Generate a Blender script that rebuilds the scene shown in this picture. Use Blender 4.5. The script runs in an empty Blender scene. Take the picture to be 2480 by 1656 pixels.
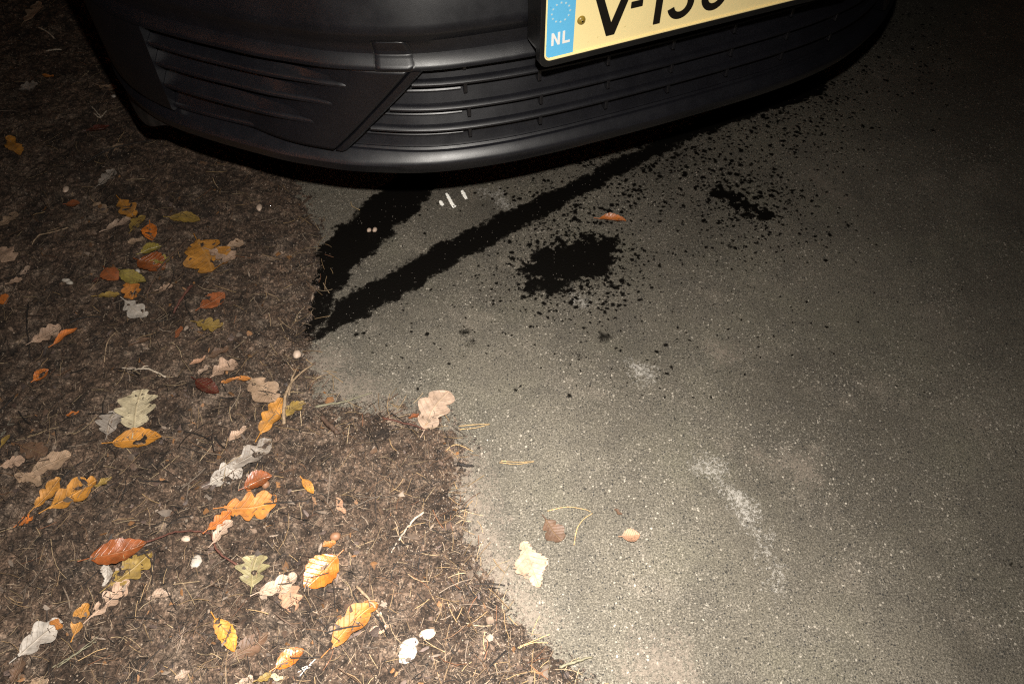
import bpy, math, random
import numpy as np
from math import radians, sin, cos, pi, atan2, hypot
from mathutils import Vector, Matrix

sc = bpy.context.scene
col = sc.collection
random.seed(7)

# ------------------------------------------------------------------ camera
CAM_H, PITCH, FPX, CX, CY = 1.12, radians(52), 1929.0, 1240.0, 828.0
cd = bpy.data.cameras.new('camera')
cam = bpy.data.objects.new('camera', cd)
col.objects.link(cam)
cam.location = (0, 0, CAM_H)
cam.rotation_euler = (pi / 2 - PITCH, 0, 0)
cd.sensor_width = 36
cd.lens = 36 * FPX / 2480
cd.clip_start = 0.02
cd.clip_end = 600
sc.camera = cam

# ------------------------------------------------------------------ night sky, street glow, hand flash
w = bpy.data.worlds.new('World')
sc.world = w
w.use_nodes = True
wn = w.node_tree
sky = wn.nodes.new('ShaderNodeTexSky')
sky.sky_type = 'NISHITA'
sky.sun_disc = False
sky.sun_elevation = radians(13)
sky.sun_rotation = radians(215)
bg = wn.nodes['Background']
bg.inputs['Strength'].default_value = 0.0006
wn.links.new(sky.outputs['Color'], bg.inputs['Color'])

sd = bpy.data.lights.new('street_glow', 'SUN')          # faint warm glow of the street
sd.energy = 0.13
sd.angle = radians(12)
sd.color = (1.0, 0.36, 0.16)
sun = bpy.data.objects.new('street_glow', sd)
col.objects.link(sun)
sun.rotation_euler = (Vector((-0.62, -0.66, 0.34))).to_track_quat('Z', 'Y').to_euler()

# the flash unit sits on the camera's shoe, 15 cm above the lens: every shadow in the photo falls from it
fd = bpy.data.lights.new('camera_flash', 'SPOT')
fd.energy = 620
fd.color = (1.0, 0.945, 0.865)
fd.spot_size = radians(150)
fd.spot_blend = 0.6
fd.shadow_soft_size = 0.014
flash = bpy.data.objects.new('camera_flash', fd)
col.objects.link(flash)
flash.location = (0.02, 0.118, CAM_H + 0.092)
flash_aim = Vector((-0.08, 0.27, 0.0))
flash.rotation_euler = (flash.location - flash_aim).to_track_quat('Z', 'Y').to_euler()

# beam profile of the flash head: brightest on its axis, falling off to the sides
fd.use_nodes = True
ft = fd.node_tree
em = ft.nodes['Emission']
geo = ft.nodes.new('ShaderNodeNewGeometry')
vd = ft.nodes.new('ShaderNodeVectorMath'); vd.operation = 'DOT_PRODUCT'
axis_v = (flash.location - flash_aim).normalized()
vd.inputs[1].default_value = axis_v
ft.links.new(geo.outputs['Incoming'], vd.inputs[0])
ab = ft.nodes.new('ShaderNodeMath'); ab.operation = 'ABSOLUTE'
ft.links.new(vd.outputs['Value'], ab.inputs[0])
def beam(exponent, gain):
    a = ft.nodes.new('ShaderNodeMath'); a.operation = 'POWER'; a.inputs[1].default_value = exponent
    ft.links.new(ab.outputs[0], a.inputs[0])
    b = ft.nodes.new('ShaderNodeMath'); b.operation = 'MULTIPLY'; b.inputs[1].default_value = gain
    ft.links.new(a.outputs[0], b.inputs[0])
    return b.outputs[0]
bs = ft.nodes.new('ShaderNodeMath'); bs.operation = 'ADD'
ft.links.new(beam(10, 0.78), bs.inputs[0])       # hot core of the beam
ft.links.new(beam(2.2, 0.23), bs.inputs[1])      # spill of the diffuser
ft.links.new(bs.outputs[0], em.inputs['Strength'])

sc.view_settings.view_transform = 'Standard'
sc.view_settings.look = 'None'
sc.view_settings.exposure = 0.0
sc.view_settings.gamma = 1.0
sc.view_settings.use_curve_mapping = False
sc.cycles.use_denoising = False            # the photograph keeps its grain
sc.cycles.filter_width = 1.2

# ------------------------------------------------------------------ survey: pixel of the photo -> point on the ground plane
cP, sP = cos(PITCH), sin(PITCH)
def ground(px, py, z=0.0):
    dx = (px - CX) / FPX
    dy = -(py - CY) / FPX
    d = (dx, dy * sP + cP, dy * cP - sP)
    t = (z - CAM_H) / d[2]
    return (d[0] * t, d[1] * t)

# ------------------------------------------------------------------ numpy noise
def _lat(ix, iy, seed):
    h = (ix.astype(np.int64) * 374761393 + iy.astype(np.int64) * 668265263 + seed * 1442695041) & 0xFFFFFFFF
    h = ((h ^ (h >> 13)) * 1274126177) & 0xFFFFFFFF
    h = (h ^ (h >> 16)) & 0xFFFFFFFF
    return h / 4294967295.0
def vnoise(x, y, size, seed):
    x = x / size; y = y / size
    ix = np.floor(x); iy = np.floor(y)
    fx = x - ix; fy = y - iy
    fx = fx * fx * (3 - 2 * fx); fy = fy * fy * (3 - 2 * fy)
    a = _lat(ix, iy, seed); b = _lat(ix + 1, iy, seed)
    c = _lat(ix, iy + 1, seed); d = _lat(ix + 1, iy + 1, seed)
    return (a + (b - a) * fx) * (1 - fy) + (c + (d - c) * fx) * fy
def fbm(x, y, size, octs, seed):
    r = 0; amp = 0.5; tot = 0
    for i in range(octs):
        ca, sa = cos(i * 1.1), sin(i * 1.1)
        r = r + amp * vnoise(x * ca - y * sa + 31.7 * i, x * sa + y * ca - 17.3 * i, size / 2 ** i, seed + i)
        tot += amp; amp *= 0.5
    return r / tot - 0.5

# ------------------------------------------------------------------ materials
class NT:
    def __init__(s, name):
        s.m = bpy.data.materials.new(name); s.m.use_nodes = True
        s.t = s.m.node_tree; s.b = s.t.nodes['Principled BSDF']
        s.co = s.n('ShaderNodeTexCoord').outputs['Object']
    def n(s, ty, **kw):
        o = s.t.nodes.new(ty)
        for k, v in kw.items(): setattr(o, k, v)
        return o
    def l(s, a, b): s.t.links.new(a, b)
    def pos(s):
        return s.n('ShaderNodeNewGeometry').outputs['Position']
    def noise(s, scale, detail=3, rough=0.5, vec=None):
        o = s.n('ShaderNodeTexNoise'); o.inputs['Scale'].default_value = scale
        o.inputs['Detail'].default_value = detail; o.inputs['Roughness'].default_value = rough
        s.l(vec or s.co, o.inputs['Vector']); return o.outputs['Fac']
    def voro(s, scale, out='Distance', vec=None, rnd=1.0):
        o = s.n('ShaderNodeTexVoronoi'); o.inputs['Scale'].default_value = scale
        o.inputs['Randomness'].default_value = rnd
        s.l(vec or s.co, o.inputs['Vector']); return o.outputs[out]
    def ramp(s, fac, stops, interp='LINEAR'):
        o = s.n('ShaderNodeValToRGB'); r = o.color_ramp; r.interpolation = interp
        while len(r.elements) < len(stops): r.elements.new(0.5)
        for e, (p, c) in zip(r.elements, stops):
            e.position = p
            e.color = (c, c, c, 1) if not isinstance(c, tuple) else (*c, 1)
        s.l(fac, o.inputs['Fac']); return o.outputs['Color']
    def mix(s, fac, a, b, mode='MIX'):
        o = s.n('ShaderNodeMix', data_type='RGBA', blend_type=mode)
        for sock, v in ((o.inputs[0], fac), (o.inputs[6], a), (o.inputs[7], b)):
            if isinstance(v, (int, float)): sock.default_value = v
            elif isinstance(v, tuple): sock.default_value = (*v, 1)
            else: s.l(v, sock)
        return o.outputs[2]
    def math(s, op, a, b=0.0):
        o = s.n('ShaderNodeMath', operation=op)
        for sock, v in ((o.inputs[0], a), (o.inputs[1], b)):
            if isinstance(v, (int, float)): sock.default_value = v
            else: s.l(v, sock)
        return o.outputs[0]
    def bump(s, h, dist, strength=1.0, prev=None):
        o = s.n('ShaderNodeBump'); o.inputs['Distance'].default_value = dist
        o.inputs['Strength'].default_value = strength; s.l(h, o.inputs['Height'])
        if prev: s.l(prev, o.inputs['Normal'])
        return o.outputs['Normal']
    def done(s, color=None, rough=None, normal=None, spec=None, metal=None):
        for k, v in (('Base Color', color), ('Roughness', rough), ('Normal', normal), ('Specular IOR Level', spec), ('Metallic', metal)):
            if v is None: continue
            if isinstance(v, (int, float)): s.b.inputs[k].default_value = v
            elif isinstance(v, tuple): s.b.inputs[k].default_value = (*v, 1)
            else: s.l(v, s.b.inputs[k])
        return s.m

M = {}
def simple(name, c, rough=0.5, spec=0.5, metal=0.0, grain=0, gd=0.0002, mottle=0.15):
    t = NT(name)
    cc = t.mix(t.ramp(t.noise(40, 4), [(0.35, 0.0), (0.7, 1.0)]), tuple(x * (1 - mottle) for x in c), tuple(min(1, x * (1 + mottle)) for x in c))
    nr = t.bump(t.noise(grain, 2), gd) if grain else None
    M[name] = t.done(cc, rough, nr, spec, metal)

def mat_asphalt():
    t = NT('asphalt'); p = t.pos()
    big = t.noise(2.2, 4, 0.6, p)
    mid = t.noise(16, 4, 0.6, p)
    base = t.mix(t.ramp(big, [(0.38, 0.0), (0.62, 1.0)]), (0.061, 0.0535, 0.0415), (0.097, 0.086, 0.067))
    base = t.mix(t.ramp(t.noise(5, 3, 0.5, p), [(0.50, 0.0), (0.75, 0.6)]), base, (0.098, 0.091, 0.066))   # thin algae
    base = t.mix(t.ramp(t.noise(7.3, 5, 0.65, p), [(0.57, 0.0), (0.72, 0.5)]), base, (0.165, 0.14, 0.112))   # sandy dust
    base = t.mix(t.ramp(mid, [(0.33, 0.4), (0.55, 0.0)]), base, (0.048, 0.043, 0.036))
    # fine matrix, warped so that no grain is round
    wn_ = t.n('ShaderNodeTexNoise'); wn_.inputs['Scale'].default_value = 700; wn_.inputs['Detail'].default_value = 2; t.l(p, wn_.inputs['Vector'])
    wsc = t.n('ShaderNodeVectorMath', operation='SCALE'); t.l(wn_.outputs['Color'], wsc.inputs[0]); wsc.inputs['Scale'].default_value = 0.0042
    wad = t.n('ShaderNodeVectorMath', operation='ADD'); t.l(p, wad.inputs[0]); t.l(wsc.outputs[0], wad.inputs[1]); pw_ = wad.outputs[0]
    fine = t.noise(420, 4, 0.7, p)
    base = t.mix(1.0, base, t.ramp(fine, [(0.30, 0.22), (0.50, 0.85), (0.72, 2.1)]), 'MULTIPLY')
    patch = t.ramp(t.noise(7, 5, 0.65, p), [(0.36, 0.25), (0.62, 1.0)])
    def grains(scale, thr, rad, c0, c1, base, k):
        v = t.n('ShaderNodeTexVoronoi'); v.inputs['Scale'].default_value = scale; t.l(pw_, v.inputs['Vector'])
        sep = t.n('ShaderNodeSeparateColor'); t.l(v.outputs['Color'], sep.inputs[0])
        gm = t.math('MULTIPLY', t.math('GREATER_THAN', sep.outputs[0], thr), t.math('LESS_THAN', v.outputs['Distance'], t.math('MULTIPLY', sep.outputs[1], rad)))
        gm = t.math('MULTIPLY', t.math('MULTIPLY', gm, patch), k)
        return t.mix(gm, base, t.mix(sep.outputs[2], c0, c1)), v
    base, v = grains(430, 0.50, 0.62, (0.13, 0.12, 0.10), (0.25, 0.22, 0.18), base, 0.9)
    base, v3 = grains(240, 0.87, 0.46, (0.18, 0.16, 0.13), (0.40, 0.36, 0.30), base, 1.0)
    # dark pits
    v2 = t.n('ShaderNodeTexVoronoi'); v2.inputs['Scale'].default_value = 260; t.l(p, v2.inputs['Vector'])
    s2 = t.n('ShaderNodeSeparateColor'); t.l(v2.outputs['Color'], s2.inputs[0])
    pit = t.math('MULTIPLY', t.math('GREATER_THAN', s2.outputs[0], 0.86), t.math('LESS_THAN', v2.outputs['Distance'], 0.34))
    base = t.mix(pit, base, (0.022, 0.021, 0.019))
    v6 = t.n('ShaderNodeTexVoronoi'); v6.inputs['Scale'].default_value = 95; t.l(pw_, v6.inputs['Vector'])
    s6 = t.n('ShaderNodeSeparateColor'); t.l(v6.outputs['Color'], s6.inputs[0])
    pit2 = t.math('MULTIPLY', t.math('GREATER_THAN', s6.outputs[0], 0.84), t.math('LESS_THAN', v6.outputs['Distance'], t.math('MULTIPLY', s6.outputs[1], 0.22)))
    base = t.mix(t.math('MULTIPLY', pit2, 0.85), base, (0.014, 0.013, 0.011))
    hgt = t.mix(0.5, t.ramp(v.outputs['Distance'], [(0.0, 1.0), (0.6, 0.0)]), fine)
    nr = t.bump(hgt, 0.0022, 1.0)
    nr = t.bump(t.noise(60, 3, 0.5, p), 0.003, 0.5, nr)
    M['asphalt'] = t.done(base, 0.85, nr, 0.25)
mat_asphalt()

def soak_fac(t, p, gain, grit, top):
    at = t.n('ShaderNodeAttribute', attribute_name='soak')
    f = t.math('ADD', t.math('MULTIPLY', at.outputs['Fac'], gain), t.math('MULTIPLY', t.math('SUBTRACT', t.noise(560, 3, 0.7, p), 0.5), grit))
    f = t.math('ADD', f, t.math('MULTIPLY', t.math('SUBTRACT', t.noise(170, 3, 0.6, p), 0.5), grit * .8))
    return t.ramp(f, [(0.0, 0.0), (0.5, top * .75), (1.0, top)])
def film(t, fac):
    out = t.t.nodes['Material Output']
    tr = t.n('ShaderNodeBsdfTransparent'); mx = t.n('ShaderNodeMixShader')
    t.l(fac, mx.inputs[0]); t.l(tr.outputs[0], mx.inputs[1]); t.l(t.b.outputs[0], mx.inputs[2]); t.l(mx.outputs[0], out.inputs['Surface'])
def mat_wet():
    t = NT('wet_asphalt'); p = t.pos()
    v = t.n('ShaderNodeTexVoronoi'); v.inputs['Scale'].default_value = 330; t.l(p, v.inputs['Vector'])
    sep = t.n('ShaderNodeSeparateColor'); t.l(v.outputs['Color'], sep.inputs[0])
    gm = t.math('MULTIPLY', t.math('GREATER_THAN', sep.outputs[0], 0.975), t.math('LESS_THAN', v.outputs['Distance'], 0.3))
    c = t.mix(gm, (0.0030, 0.0026, 0.0022), (0.08, 0.07, 0.06))
    hgt = t.mix(0.5, t.ramp(v.outputs['Distance'], [(0.0, 1.0), (0.6, 0.0)]), t.noise(420, 3, 0.6, p))
    M['wet'] = t.done(c, 0.36, t.bump(hgt, 0.0016, 0.9), 0.06)
    film(t, soak_fac(t, p, 75, 2.0, 0.97))
mat_wet()
def mat_film(name, c, gain, grit, top):
    t = NT(name); p = t.pos()
    cc = t.mix(t.noise(300, 3, 0.6, p), tuple(x * .6 for x in c), tuple(x * 1.3 for x in c))
    M[name] = t.done(cc, 0.85, t.bump(t.noise(420, 3, 0.6, p), 0.001, 0.6), 0.2)
    film(t, soak_fac(t, p, gain, grit, top))
mat_film('scuff', (0.30, 0.28, 0.25), 45, 4.5, 0.65)
mat_film('dust_patch', (0.19, 0.155, 0.125), 28, 4.5, 0.45)

def mat_soil():
    t = NT('soil'); p = t.pos()
    a = t.noise(6, 5, 0.65, p); b = t.noise(55, 4, 0.6, p); f = t.noise(380, 3, 0.65, p)
    c = t.mix(t.ramp(a, [(0.35, 0.0), (0.65, 1.0)]), (0.024, 0.0150, 0.0098), (0.068, 0.045, 0.031))
    c = t.mix(t.ramp(t.noise(19, 4, 0.6, p), [(0.52, 0.0), (0.70, 0.85)]), c, (0.105, 0.077, 0.057))   # dry sand
    c = t.mix(1.0, c, t.ramp(b, [(0.30, 0.30), (0.70, 1.6)]), 'MULTIPLY')
    c = t.mix(1.0, c, t.ramp(t.noise(130, 4, 0.65, p), [(0.32, 0.45), (0.70, 1.5)]), 'MULTIPLY')
    c = t.mix(t.ramp(t.noise(23, 5, 0.7, p), [(0.54, 0.0), (0.64, 0.75)]), c, (0.013, 0.010, 0.008))   # damp humus
    c = t.mix(1.0, c, t.ramp(f, [(0.30, 0.30), (0.70, 1.8)]), 'MULTIPLY')
    v = t.n('ShaderNodeTexVoronoi'); v.inputs['Scale'].default_value = 300; t.l(p, v.inputs['Vector'])
    sep = t.n('ShaderNodeSeparateColor'); t.l(v.outputs['Color'], sep.inputs[0])
    gm = t.math('MULTIPLY', t.math('GREATER_THAN', sep.outputs[0], 0.90), t.math('LESS_THAN', v.outputs['Distance'], 0.38))
    c = t.mix(gm, c, t.mix(sep.outputs[1], (0.08, 0.06, 0.045), (0.18, 0.14, 0.105)))
    v5 = t.n('ShaderNodeTexVoronoi'); v5.inputs['Scale'].default_value = 290
    wn_ = t.n('ShaderNodeTexNoise'); wn_.inputs['Scale'].default_value = 240; t.l(p, wn_.inputs['Vector'])
    wsc = t.n('ShaderNodeVectorMath', operation='SCALE'); t.l(wn_.outputs['Color'], wsc.inputs[0]); wsc.inputs['Scale'].default_value = 0.006
    wad = t.n('ShaderNodeVectorMath', operation='ADD'); t.l(p, wad.inputs[0]); t.l(wsc.outputs[0], wad.inputs[1]); t.l(wad.outputs[0], v5.inputs['Vector'])
    s5 = t.n('ShaderNodeSeparateColor'); t.l(v5.outputs['Color'], s5.inputs[0])
    c = t.mix(1.0, c, t.ramp(s5.outputs[0], [(0.0, 0.72), (0.7, 0.97), (1.0, 1.45)]), 'MULTIPLY')
    c = t.mix(1.0, c, t.ramp(v5.outputs['Distance'], [(0.25, 1.05), (0.80, 0.55)]), 'MULTIPLY')
    nr = t.bump(f, 0.0026, 1.0); nr = t.bump(b, 0.007, 0.7, nr)
    M['soil'] = t.done(c, 0.92, nr, 0.2)
mat_soil()

def mat_leaf(name, rough, spec):
    t = NT(name)
    oi = t.n('ShaderNodeObjectInfo')
    base = oi.outputs['Color']
    at = t.n('ShaderNodeAttribute', attribute_name='blade')
    sp = t.n('ShaderNodeSeparateXYZ'); t.l(at.outputs['Vector'], sp.inputs[0])
    tt, ss = sp.outputs[0], t.math('ABSOLUTE', sp.outputs[1])
    off = t.n('ShaderNodeVectorMath', operation='SCALE'); t.l(oi.outputs['Location'], off.inputs[0]); off.inputs['Scale'].default_value = 37
    add = t.n('ShaderNodeVectorMath', operation='ADD'); t.l(t.co, add.inputs[0]); t.l(off.outputs[0], add.inputs[1]); vec = add.outputs[0]
    mot = t.noise(70, 5, 0.65, vec)
    c = t.mix(1.0, base, t.ramp(mot, [(0.30, 0.55), (0.72, 1.30)]), 'MULTIPLY')
    c = t.mix(t.ramp(t.noise(150, 3, 0.6, vec), [(0.60, 0.0), (0.70, 0.65)]), c, (0.05, 0.025, 0.012))
    c = t.mix(t.ramp(t.noise(32, 4, 0.65, vec), [(0.52, 0.0), (0.68, 0.6)]), c, t.mix(0.6, base, (0.07, 0.05, 0.035)))
    rib = t.ramp(t.math('ABSOLUTE', sp.outputs[1]), [(0.0, 1.0), (0.06, 0.0)])
    ph = t.math('FRACT', t.math('MULTIPLY', t.math('SUBTRACT', tt, t.math('MULTIPLY', ss, 0.22)), 8.0))
    side = t.ramp(t.math('ABSOLUTE', t.math('SUBTRACT', ph, 0.5)), [(0.0, 0.55), (0.10, 0.0)])
    vein = t.math('MAXIMUM', rib, side)
    c = t.mix(t.math('MULTIPLY', vein, 0.35), c, t.mix(0.35, base, (0.40, 0.28, 0.14)))
    nr = t.bump(vein, 0.0012, 0.8); nr = t.bump(t.noise(240, 3, 0.5, vec), 0.0012, 0.6, nr)
    M[name] = t.done(c, rough, nr, spec)
mat_leaf('leaf', 0.62, 0.35)
mat_leaf('leaf_glossy', 0.40, 0.5)

def mat_tint(name, rough):
    t = NT(name)
    at = t.n('ShaderNodeAttribute', attribute_name='tint')
    c = t.mix(1.0, at.outputs['Color'], t.ramp(t.noise(130, 3, 0.6, t.pos()), [(0.3, 0.6), (0.7, 1.25)]), 'MULTIPLY')
    M[name] = t.done(c, rough, t.bump(t.noise(500, 2, 0.5, t.pos()), 0.0008, 0.6), 0.3)
mat_tint('litter', 0.7)

def mat_twig():
    t = NT('twig'); oi = t.n('ShaderNodeObjectInfo')
    c = t.mix(1.0, oi.outputs['Color'], t.ramp(t.noise(160, 4, 0.65, t.pos()), [(0.3, 0.45), (0.7, 1.35)]), 'MULTIPLY')
    M['twig'] = t.done(c, 0.7, t.bump(t.noise(420, 3, 0.6, t.pos()), 0.0012, 0.8), 0.3)
mat_twig()

def mat_plastic():
    t = NT('bumper_plastic'); p = t.co
    g = t.n('ShaderNodeTexVoronoi'); g.inputs['Scale'].default_value = 1500; t.l(p, g.inputs['Vector'])
    c = t.mix(t.ramp(t.noise(9, 4, 0.6), [(0.35, 0.0), (0.7, 1.0)]), (0.0030, 0.0030, 0.0042), (0.0044, 0.0044, 0.0060))
    c = t.mix(1.0, c, t.ramp(t.noise(700, 3, 0.7), [(0.32, 0.2), (0.68, 2.2)]), 'MULTIPLY')
    d = t.ramp(t.noise(240, 2, 0.5), [(0.70, 0.0), (0.76, 0.5)])
    c = t.mix(d, c, (0.018, 0.017, 0.016))                      # dust specks
    r = t.ramp(t.noise(30, 4, 0.6), [(0.3, 0.35), (0.7, 0.43)])
    nr = t.bump(g.outputs['Distance'], 0.00016, 0.35)
    M['plastic'] = t.done(c, r, nr, 0.5)
mat_plastic()
simple('dirty_rubber', (0.018, 0.016, 0.014), 0.7, 0.3, 0, 300, 0.0008, 0.6)
simple('black_plastic', (0.008, 0.008, 0.008), 0.35, 0.5)
simple('underbody', (0.010, 0.010, 0.010), 0.8, 0.2)
simple('body_paint', (0.02, 0.021, 0.024), 0.25, 0.6)
simple('tyre', (0.015, 0.015, 0.015), 0.75, 0.3, 0, 120, 0.001)
simple('wheel_metal', (0.25, 0.25, 0.26), 0.4, 0.5, 0.8)
simple('headlight_glass', (0.30, 0.31, 0.33), 0.08, 0.8)
simple('window_glass', (0.01, 0.012, 0.014), 0.05, 0.8)
simple('plate_black', (0.010, 0.008, 0.006), 0.55, 0.2, mottle=0.1)
simple('plate_white', (0.85, 0.84, 0.80), 0.5, mottle=0.03)
simple('plate_star', (0.55, 0.68, 0.66), 0.5, mottle=0.03)
simple('plate_screw', (0.28, 0.19, 0.03), 0.35)
simple('paint_white', (0.22, 0.195, 0.165), 0.7, 0.3, 0, 400, 0.001, 0.2)
simple('road_paint', (0.80, 0.78, 0.72), 0.7, 0.3, 0, 400, 0.001, 0.1)
simple('pebble', (0.28, 0.21, 0.16), 0.6, 0.4, 0, 200, 0.0006, 0.2)
simple('acorn', (0.13, 0.065, 0.035), 0.6, 0.3, 0, 90, 0.0004, 0.25)
def mat_plate(name, c, dirt):
    t = NT(name)
    k = t.mix(t.ramp(t.noise(160, 3, 0.6), [(0.66, 0.0), (0.74, 0.55)]), c, dirt)
    k = t.mix(t.ramp(t.noise(14, 4, 0.6), [(0.5, 0.0), (0.8, 0.35)]), k, tuple(x * 0.8 for x in c))
    M[name] = t.done(k, 0.42, t.bump(t.noise(200, 2), 0.0003, 0.4), 0.4)
mat_plate('plate_yellow', (0.98, 0.81, 0.40), (0.45, 0.30, 0.06))
mat_plate('plate_blue', (0.13, 0.50, 0.82), (0.02, 0.10, 0.25))

# ------------------------------------------------------------------ object helpers
def mesh_np(name, V, Fq, mat, smooth=False, parent=None):
    me = bpy.data.meshes.new(name)
    V = np.asarray(V, dtype=np.float32); Fq = np.asarray(Fq, dtype=np.int32)
    k = Fq.shape[1]
    me.vertices.add(len(V)); me.vertices.foreach_set('co', V.ravel())
    me.loops.add(Fq.size); me.loops.foreach_set('vertex_index', Fq.ravel())
    me.polygons.add(len(Fq))
    me.polygons.foreach_set('loop_start', np.arange(0, Fq.size, k, dtype=np.int32))
    me.polygons.foreach_set('loop_total', np.full(len(Fq), k, dtype=np.int32))
    if smooth: me.polygons.foreach_set('use_smooth', np.ones(len(Fq), dtype=bool))
    me.update(calc_edges=True); me.validate()
    me.materials.append(M[mat])
    o = bpy.data.objects.new(name, me); col.objects.link(o)
    if parent: o.parent = parent
    return o
def mesh_py(name, V, F, mat, parent=None, smooth=False):
    me = bpy.data.meshes.new(name); me.from_pydata([tuple(v) for v in V], [], F); me.update()
    if smooth:
        for p in me.polygons: p.use_smooth = True
    me.materials.append(M[mat])
    o = bpy.data.objects.new(name, me); col.objects.link(o)
    if parent: o.parent = parent
    return o
def tag(o, label=None, cat=None, group=None, kind=None):
    for k, v in (('label', label), ('category', cat), ('group', group), ('kind', kind)):
        if v: o[k] = v
    return o
def empty(name, loc=(0, 0, 0), rz=0.0):
    o = bpy.data.objects.new(name, None); col.objects.link(o)
    o.location = loc; o.rotation_euler = (0, 0, rz); o.empty_display_size = 0.1
    return o
def bevel(o, wd, seg=2, ang=30):
    b = o.modifiers.new('bevel', 'BEVEL'); b.width = wd; b.segments = seg; b.limit_method = 'ANGLE'; b.angle_limit = radians(ang)
    return o
def smooth_auto(o):
    for p in o.data.polygons: p.use_smooth = True
    e = o.modifiers.new('edges', 'EDGE_SPLIT'); e.split_angle = radians(32)
    return o

# ------------------------------------------------------------------ the ground: asphalt and soil verge
EDGE_PX = [(640, 250), (690, 400), (735, 470), (775, 540), (772, 620), (768, 700), (742, 790), (748, 870), (780, 935), (850, 985), (960, 985),
           (1080, 1015), (1128, 1090), (1112, 1180), (1125, 1280), (1175, 1390), (1228, 1490), (1290, 1560), (1390, 1650)]
EDGE = [ground(*p) for p in EDGE_PX]
EDGE = [(-3.6, 14.0), (-1.3, 4.6), (EDGE[0][0] - 0.05, EDGE[0][1] + 0.5)] + EDGE + [(0.28, 0.12), (1.0, -0.5), (3.5, -3.0), (14, -14)]
EA = np.array(EDGE)
def edge_dist(x, y):
    """signed distance to the edge of the soil: positive on the soil side"""
    best = np.full(x.shape, 1e9); side = np.zeros(x.shape)
    for (ax, ay), (bx, by) in zip(EDGE[:-1], EDGE[1:]):
        dx, dy = bx - ax, by - ay
        t = np.clip(((x - ax) * dx + (y - ay) * dy) / (dx * dx + dy * dy), 0, 1)
        ex, ey = x - ax - t * dx, y - ay - t * dy
        d = np.hypot(ex, ey)
        cr = dx * (y - ay) - dy * (x - ax)
        upd = d < best - 1e-9
        best = np.where(upd, d, best); side = np.where(upd, np.sign(cr), side)
    return -best * side
def soil_low(x, y, d=None):
    if d is None: d = edge_dist(x, y)
    dd = d + fbm(x, y, 0.09, 4, 5) * 0.05
    ramp = np.clip(dd / 0.10, -0.6, 1.0)
    ramp = np.where(ramp > 0, ramp * (2 - ramp), ramp)
    return ramp * 0.010 + (fbm(x, y, 0.30, 3, 11) * 0.022 + fbm(x, y, 0.07, 2, 21) * 0.008) * np.clip(dd / 0.12, 0, 1)
def soil_full(x, y):
    d = edge_dist(x, y)
    z = soil_low(x, y, d)
    k = np.clip((d + 0.03) / 0.06, 0.25, 1.0)
    g = fbm(x, y, 0.028, 3, 41)
    z = z + k * (g * 0.008 + np.maximum(fbm(x, y, 0.014, 2, 51), 0.0) * 0.014 + fbm(x, y, 0.0065, 2, 61) * 0.0085)
    return z
def soil_z(x, y):
    a = np.array([float(x)]); b = np.array([float(y)])
    return max(0.0, float(soil_low(a, b)[0]))

def axis(lo, hi, step, out_lo, out_hi):
    v = list(np.arange(lo, hi, step))
    s, a = step, lo; left = []
    while a > out_lo: s *= 1.35; a -= s; left.append(a)
    s, a = step, hi; right = []
    while a < out_hi: s *= 1.35; a += s; right.append(a)
    return np.array(left[::-1] + v + right)
xs = axis(-1.42, 0.42, 0.0028, -40, 15); ys = axis(0.22, 2.15, 0.0030, -15, 40)
X, Y = np.meshgrid(xs, ys)
D = edge_dist(X, Y)
Z = soil_full(X, Y)
nx, ny = len(xs), len(ys)
idx = np.arange(nx * ny).reshape(ny, nx)
q = np.stack([idx[:-1, :-1], idx[:-1, 1:], idx[1:, 1:], idx[1:, :-1]], -1).reshape(-1, 4)
keep = (Z.ravel()[q] > -0.004).any(1) & (D.ravel()[q] > -0.09).all(1)
q = q[keep]
used = np.unique(q); remap = np.full(nx * ny, -1); remap[used] = np.arange(len(used))
soil = mesh_np('soil', np.stack([X.ravel(), Y.ravel(), Z.ravel()], 1)[used], remap[q], 'soil', True)
tag(soil, 'dark brown soil verge strewn with leaves and needles', 'soil', kind='structure')
asph = mesh_np('asphalt', [(-150, -150, 0), (150, -150, 0), (150, 150, 0), (-150, 150, 0)], [(0, 1, 2, 3)], 'asphalt')
tag(asph, 'worn grey asphalt road with pale grit', 'asphalt', kind='structure')

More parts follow.
